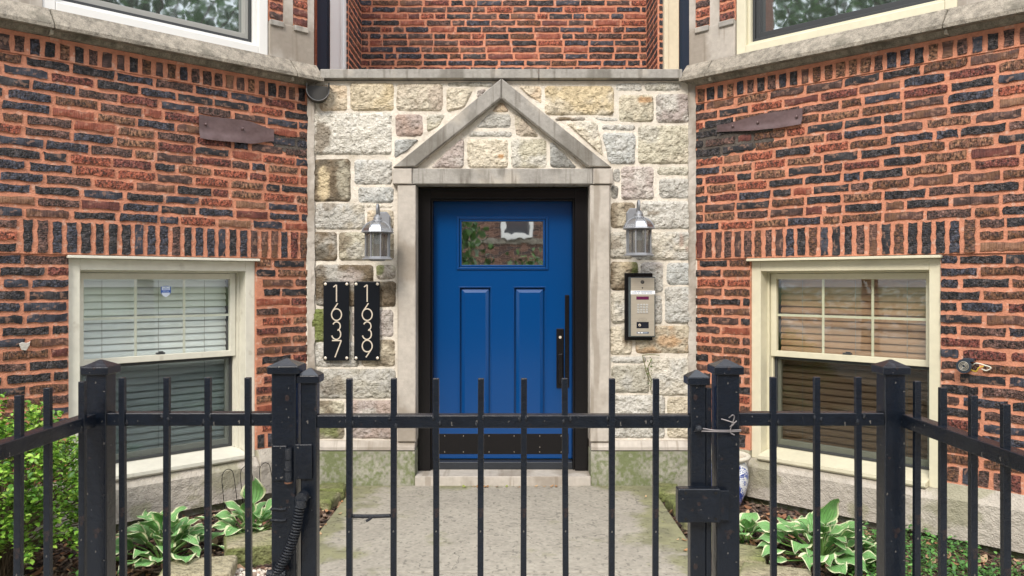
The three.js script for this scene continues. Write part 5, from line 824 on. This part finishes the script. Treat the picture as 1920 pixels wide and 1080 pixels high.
for (const [x, z] of [[-2.25, 1.95], [-2.35, 1.55]]) { const o = thing('weed_tuft', x < -2.3 ? 'small green weed in the mulch under the bush' : 'small green weed in the mulch near the bush', 'weed', [x, -0.06, z], 0, 'weeds in the left bed'); scatter('foliage', leafQuad(0.03, 0.018, 0.003), vincaMat, 70, (d, r) => { const a = rr(0, 6.28, r), q = r() * 0.1; d.position.set(Math.cos(a) * q, 0.01 + r() * 0.07, Math.sin(a) * q); d.rotation.order = 'YXZ'; d.rotation.set(rr(-0.8, 0.3, r), rr(0, 6.28, r), 0); d.scale.setScalar(rr(0.6, 1.3, r)); }, [[0.06, 0.17, 0.03], [0.1, 0.24, 0.05]], null, null, o, 65); mesh('stem', merge([0, 1, 2].map(k => tube([[0, 0, 0], [0.02 * k - 0.02, 0.03, 0.01], [0.05 * k - 0.05, 0.06, 0.02]], 0.0016, 5, 4))), stalkMat, o); }

// ---------------------------------------------------------------- bush at the left
{
  const o = thing('evergreen_bush', 'bright green small-leaved bush behind the fence at far left', 'bush', [-2.68, -0.06, 1.92]);
  const r = rngOf(70), twigs = [], tips = [];
  for (let i = 0; i < 560; i++) {
    const az = r() * 6.283, el = Math.acos(1 - 1.55 * r()) - 0.05, k = rr(0.62, 1, r), bump = 0.80 + 0.42 * fbm(Math.cos(az) * 2.2 + 4, Math.sin(az) * 2.2, el * 2.2, 3);
    const x = Math.sin(el) * Math.cos(az) * 0.50 * k * bump, z = Math.sin(el) * Math.sin(az) * 0.50 * k * bump, y = 0.44 + Math.cos(el) * 0.50 * k * bump;
    tips.push([x, Math.max(0.05, y), z, az, el]);
    if (i % 4 === 0) twigs.push(tube([[rr(-0.04, 0.04, r), 0.02, rr(-0.04, 0.04, r)], [x * 0.35, 0.1 + y * 0.45, z * 0.35], [x, Math.max(0.05, y), z]], 0.0036, 6, 4));
  }
  mesh('branches', merge(twigs), std({ color: lin(0.10, 0.075, 0.045), roughness: 0.9 }), o);
  scatter('foliage', leafQuad(0.034, 0.022, 0.004), phy({ roughness: 0.34, transmission: 0.25, thickness: 0, side: THREE.DoubleSide }), 560 * 17, (d, rn, i) => {
    const [x, y, z, az, el] = tips[Math.floor(i / 17)], q = rn() * 0.105, a = rn() * 6.28, b = rr(-1, 1, rn);
    const ux = Math.sin(el) * Math.cos(az), uy = Math.cos(el), uz = Math.sin(el) * Math.sin(az), t = rr(-0.6, 0.6, rn);
    d.position.set(x + ux * q * t + Math.cos(a) * 0.032, Math.max(0.02, y + uy * q * t + b * 0.03), z + uz * q * t + Math.sin(a) * 0.032);
    d.rotation.order = 'YXZ'; d.rotation.set(rr(-0.9, 0.35, rn), a + rr(-0.6, 0.6, rn), rr(-0.5, 0.5, rn)); d.scale.setScalar(rr(0.6, 1.2, rn));
  }, [[0.13, 0.29, 0.03], [0.20, 0.40, 0.045], [0.29, 0.51, 0.075], [0.07, 0.18, 0.024], [0.38, 0.56, 0.10]], null, null, o, 71);
}

// ---------------------------------------------------------------- across the street: what the glass mirrors
{
  const o = thing('brick_house', 'brick house across the street, mirrored in the door glass', 'house', [0, -0.1, 19]);
  mesh('wall', box(-14, 14, 0, 8.5, 0, 6), std({ map: rep(speck(256, 256, [0.52, 0.36, 0.27], 0.2, 9, 500), 0.8), roughness: 0.95 }), o);
  mesh('string_course', box(-14.05, 14.05, 2.80, 2.96, -0.07, 0), M.corn, o); mesh('roof', extr([[-14.4, 8.5], [14.4, 8.5], [13, 10.4], [-13, 10.4]], 6.8, 0).translate(0, 0, -0.4), std({ color: lin(0.08, 0.07, 0.065), roughness: 0.9 }), o);
  const inst = new THREE.InstancedMesh(new THREE.BoxGeometry(0.235, 0.054, 0.03), std({ roughness: 0.85 }), 46 * 96); inst.name = 'brickwork'; inst.userData.kind = 'stuff'; let n = 0; const r = rngOf(81), c = new THREE.Color();
  for (let j = 0; j < 96; j++) for (let i = 0; i < 46; i++) { dummy.position.set(-5.8 + i * 0.255 + (j % 2 ? 0.127 : 0), 0.1 + j * 0.0695, -0.006); dummy.rotation.set(0, 0, 0); dummy.scale.setScalar(1); dummy.updateMatrix(); inst.setMatrixAt(n, dummy.matrix); const q = pick([[0.14, 0.075, 0.055], [0.09, 0.05, 0.042], [0.20, 0.11, 0.08], [0.06, 0.045, 0.045]], r); c.setRGB(...q); inst.setColorAt(n++, c); } o.add(inst);
  for (const [x, y] of [[0.17, 2.97], [3.1, 2.97], [-2.8, 2.97], [4.8, 0.9], [-5.2, 0.9]]) { const w = mesh('window', frameParts(x - 0.5, x + 0.5, y, y + 1.7, 0.13, -0.16, -0.03, 0.01), M.white, o); mesh('pane', box(x - 0.38, x + 0.38, y + 0.12, y + 1.58, -0.06, -0.05), std({ color: lin(0.06, 0.07, 0.08), roughness: 0.05 }), w); mesh('meeting_rail', box(x - 0.38, x + 0.38, y + 0.82, y + 0.90, -0.12, -0.061), M.white, w); }
}
function streetTree(x, z, h, R0, label, seed, n = 5200) {
  const o = thing('street_tree', label, 'tree', [x, -0.33, z], 0, 'street trees mirrored in the windows'), r = rngOf(seed), br = [], tips = [];
  mesh('trunk', (() => { const g = new THREE.CylinderGeometry(0.09, 0.2, h * 0.5, 10, 6); g.translate(0, h * 0.25, 0); return rough(g, 0.08, 2.5, seed); })(), std({ color: lin(0.09, 0.07, 0.055), roughness: 0.95 }), o);
  for (let i = 0; i < 130; i++) { const az = r() * 6.283, el = Math.acos(1 - 1.75 * r()), k = Math.pow(r(), 0.4), x1 = Math.sin(el) * Math.cos(az) * R0 * k, z1 = Math.sin(el) * Math.sin(az) * R0 * k, y1 = h * 0.66 + Math.cos(el) * h * 0.32 * k; tips.push([x1, y1, z1]); if (i % 3 === 0) br.push(tube([[0, h * rr(0.28, 0.48, r), 0], [x1 * 0.5, y1 * 0.8, z1 * 0.5], [x1, y1, z1]], 0.03, 6, 5)); }
  mesh('limbs', merge(br), std({ color: lin(0.09, 0.07, 0.055), roughness: 0.95 }), o);
  scatter('crown', leafQuad(0.16, 0.10, 0.015), phy({ roughness: 0.5, transmission: 0.3, thickness: 0, side: THREE.DoubleSide }), n, (d, rn) => { const t = pick(tips, rn), s = 0.62; d.position.set(t[0] + rr(-s, s, rn), t[1] + rr(-s, s, rn) * 0.8, t[2] + rr(-s, s, rn)); d.rotation.set(rr(0, 6.28, rn), rr(0, 6.28, rn), rr(0, 6.28, rn)); d.scale.setScalar(rr(0.6, 1.3, rn)); }, [[0.05, 0.13, 0.025], [0.08, 0.19, 0.04], [0.035, 0.09, 0.02]], null, null, o, seed + 1);
}
streetTree(9.5, 6.1, 11.5, 3.5, 'street tree off to the right, mirrored in the left upper window', 91, 9500); streetTree(-9.7, 6.1, 11.5, 3.5, 'street tree off to the left, mirrored in the right upper window', 94, 7500); streetTree(-2.15, 13.0, 4.6, 1.25, 'young street tree near the kerb, mirrored in the door glass', 97, 3000);

streetTree(0.75, 14.5, 2.3, 0.7, 'low shrub in front of the house across the street', 99, 1500);

scene.traverse(q => { if (q.isMesh) { q.castShadow = q.receiveShadow = true; } });
renderer.render(scene, camera);
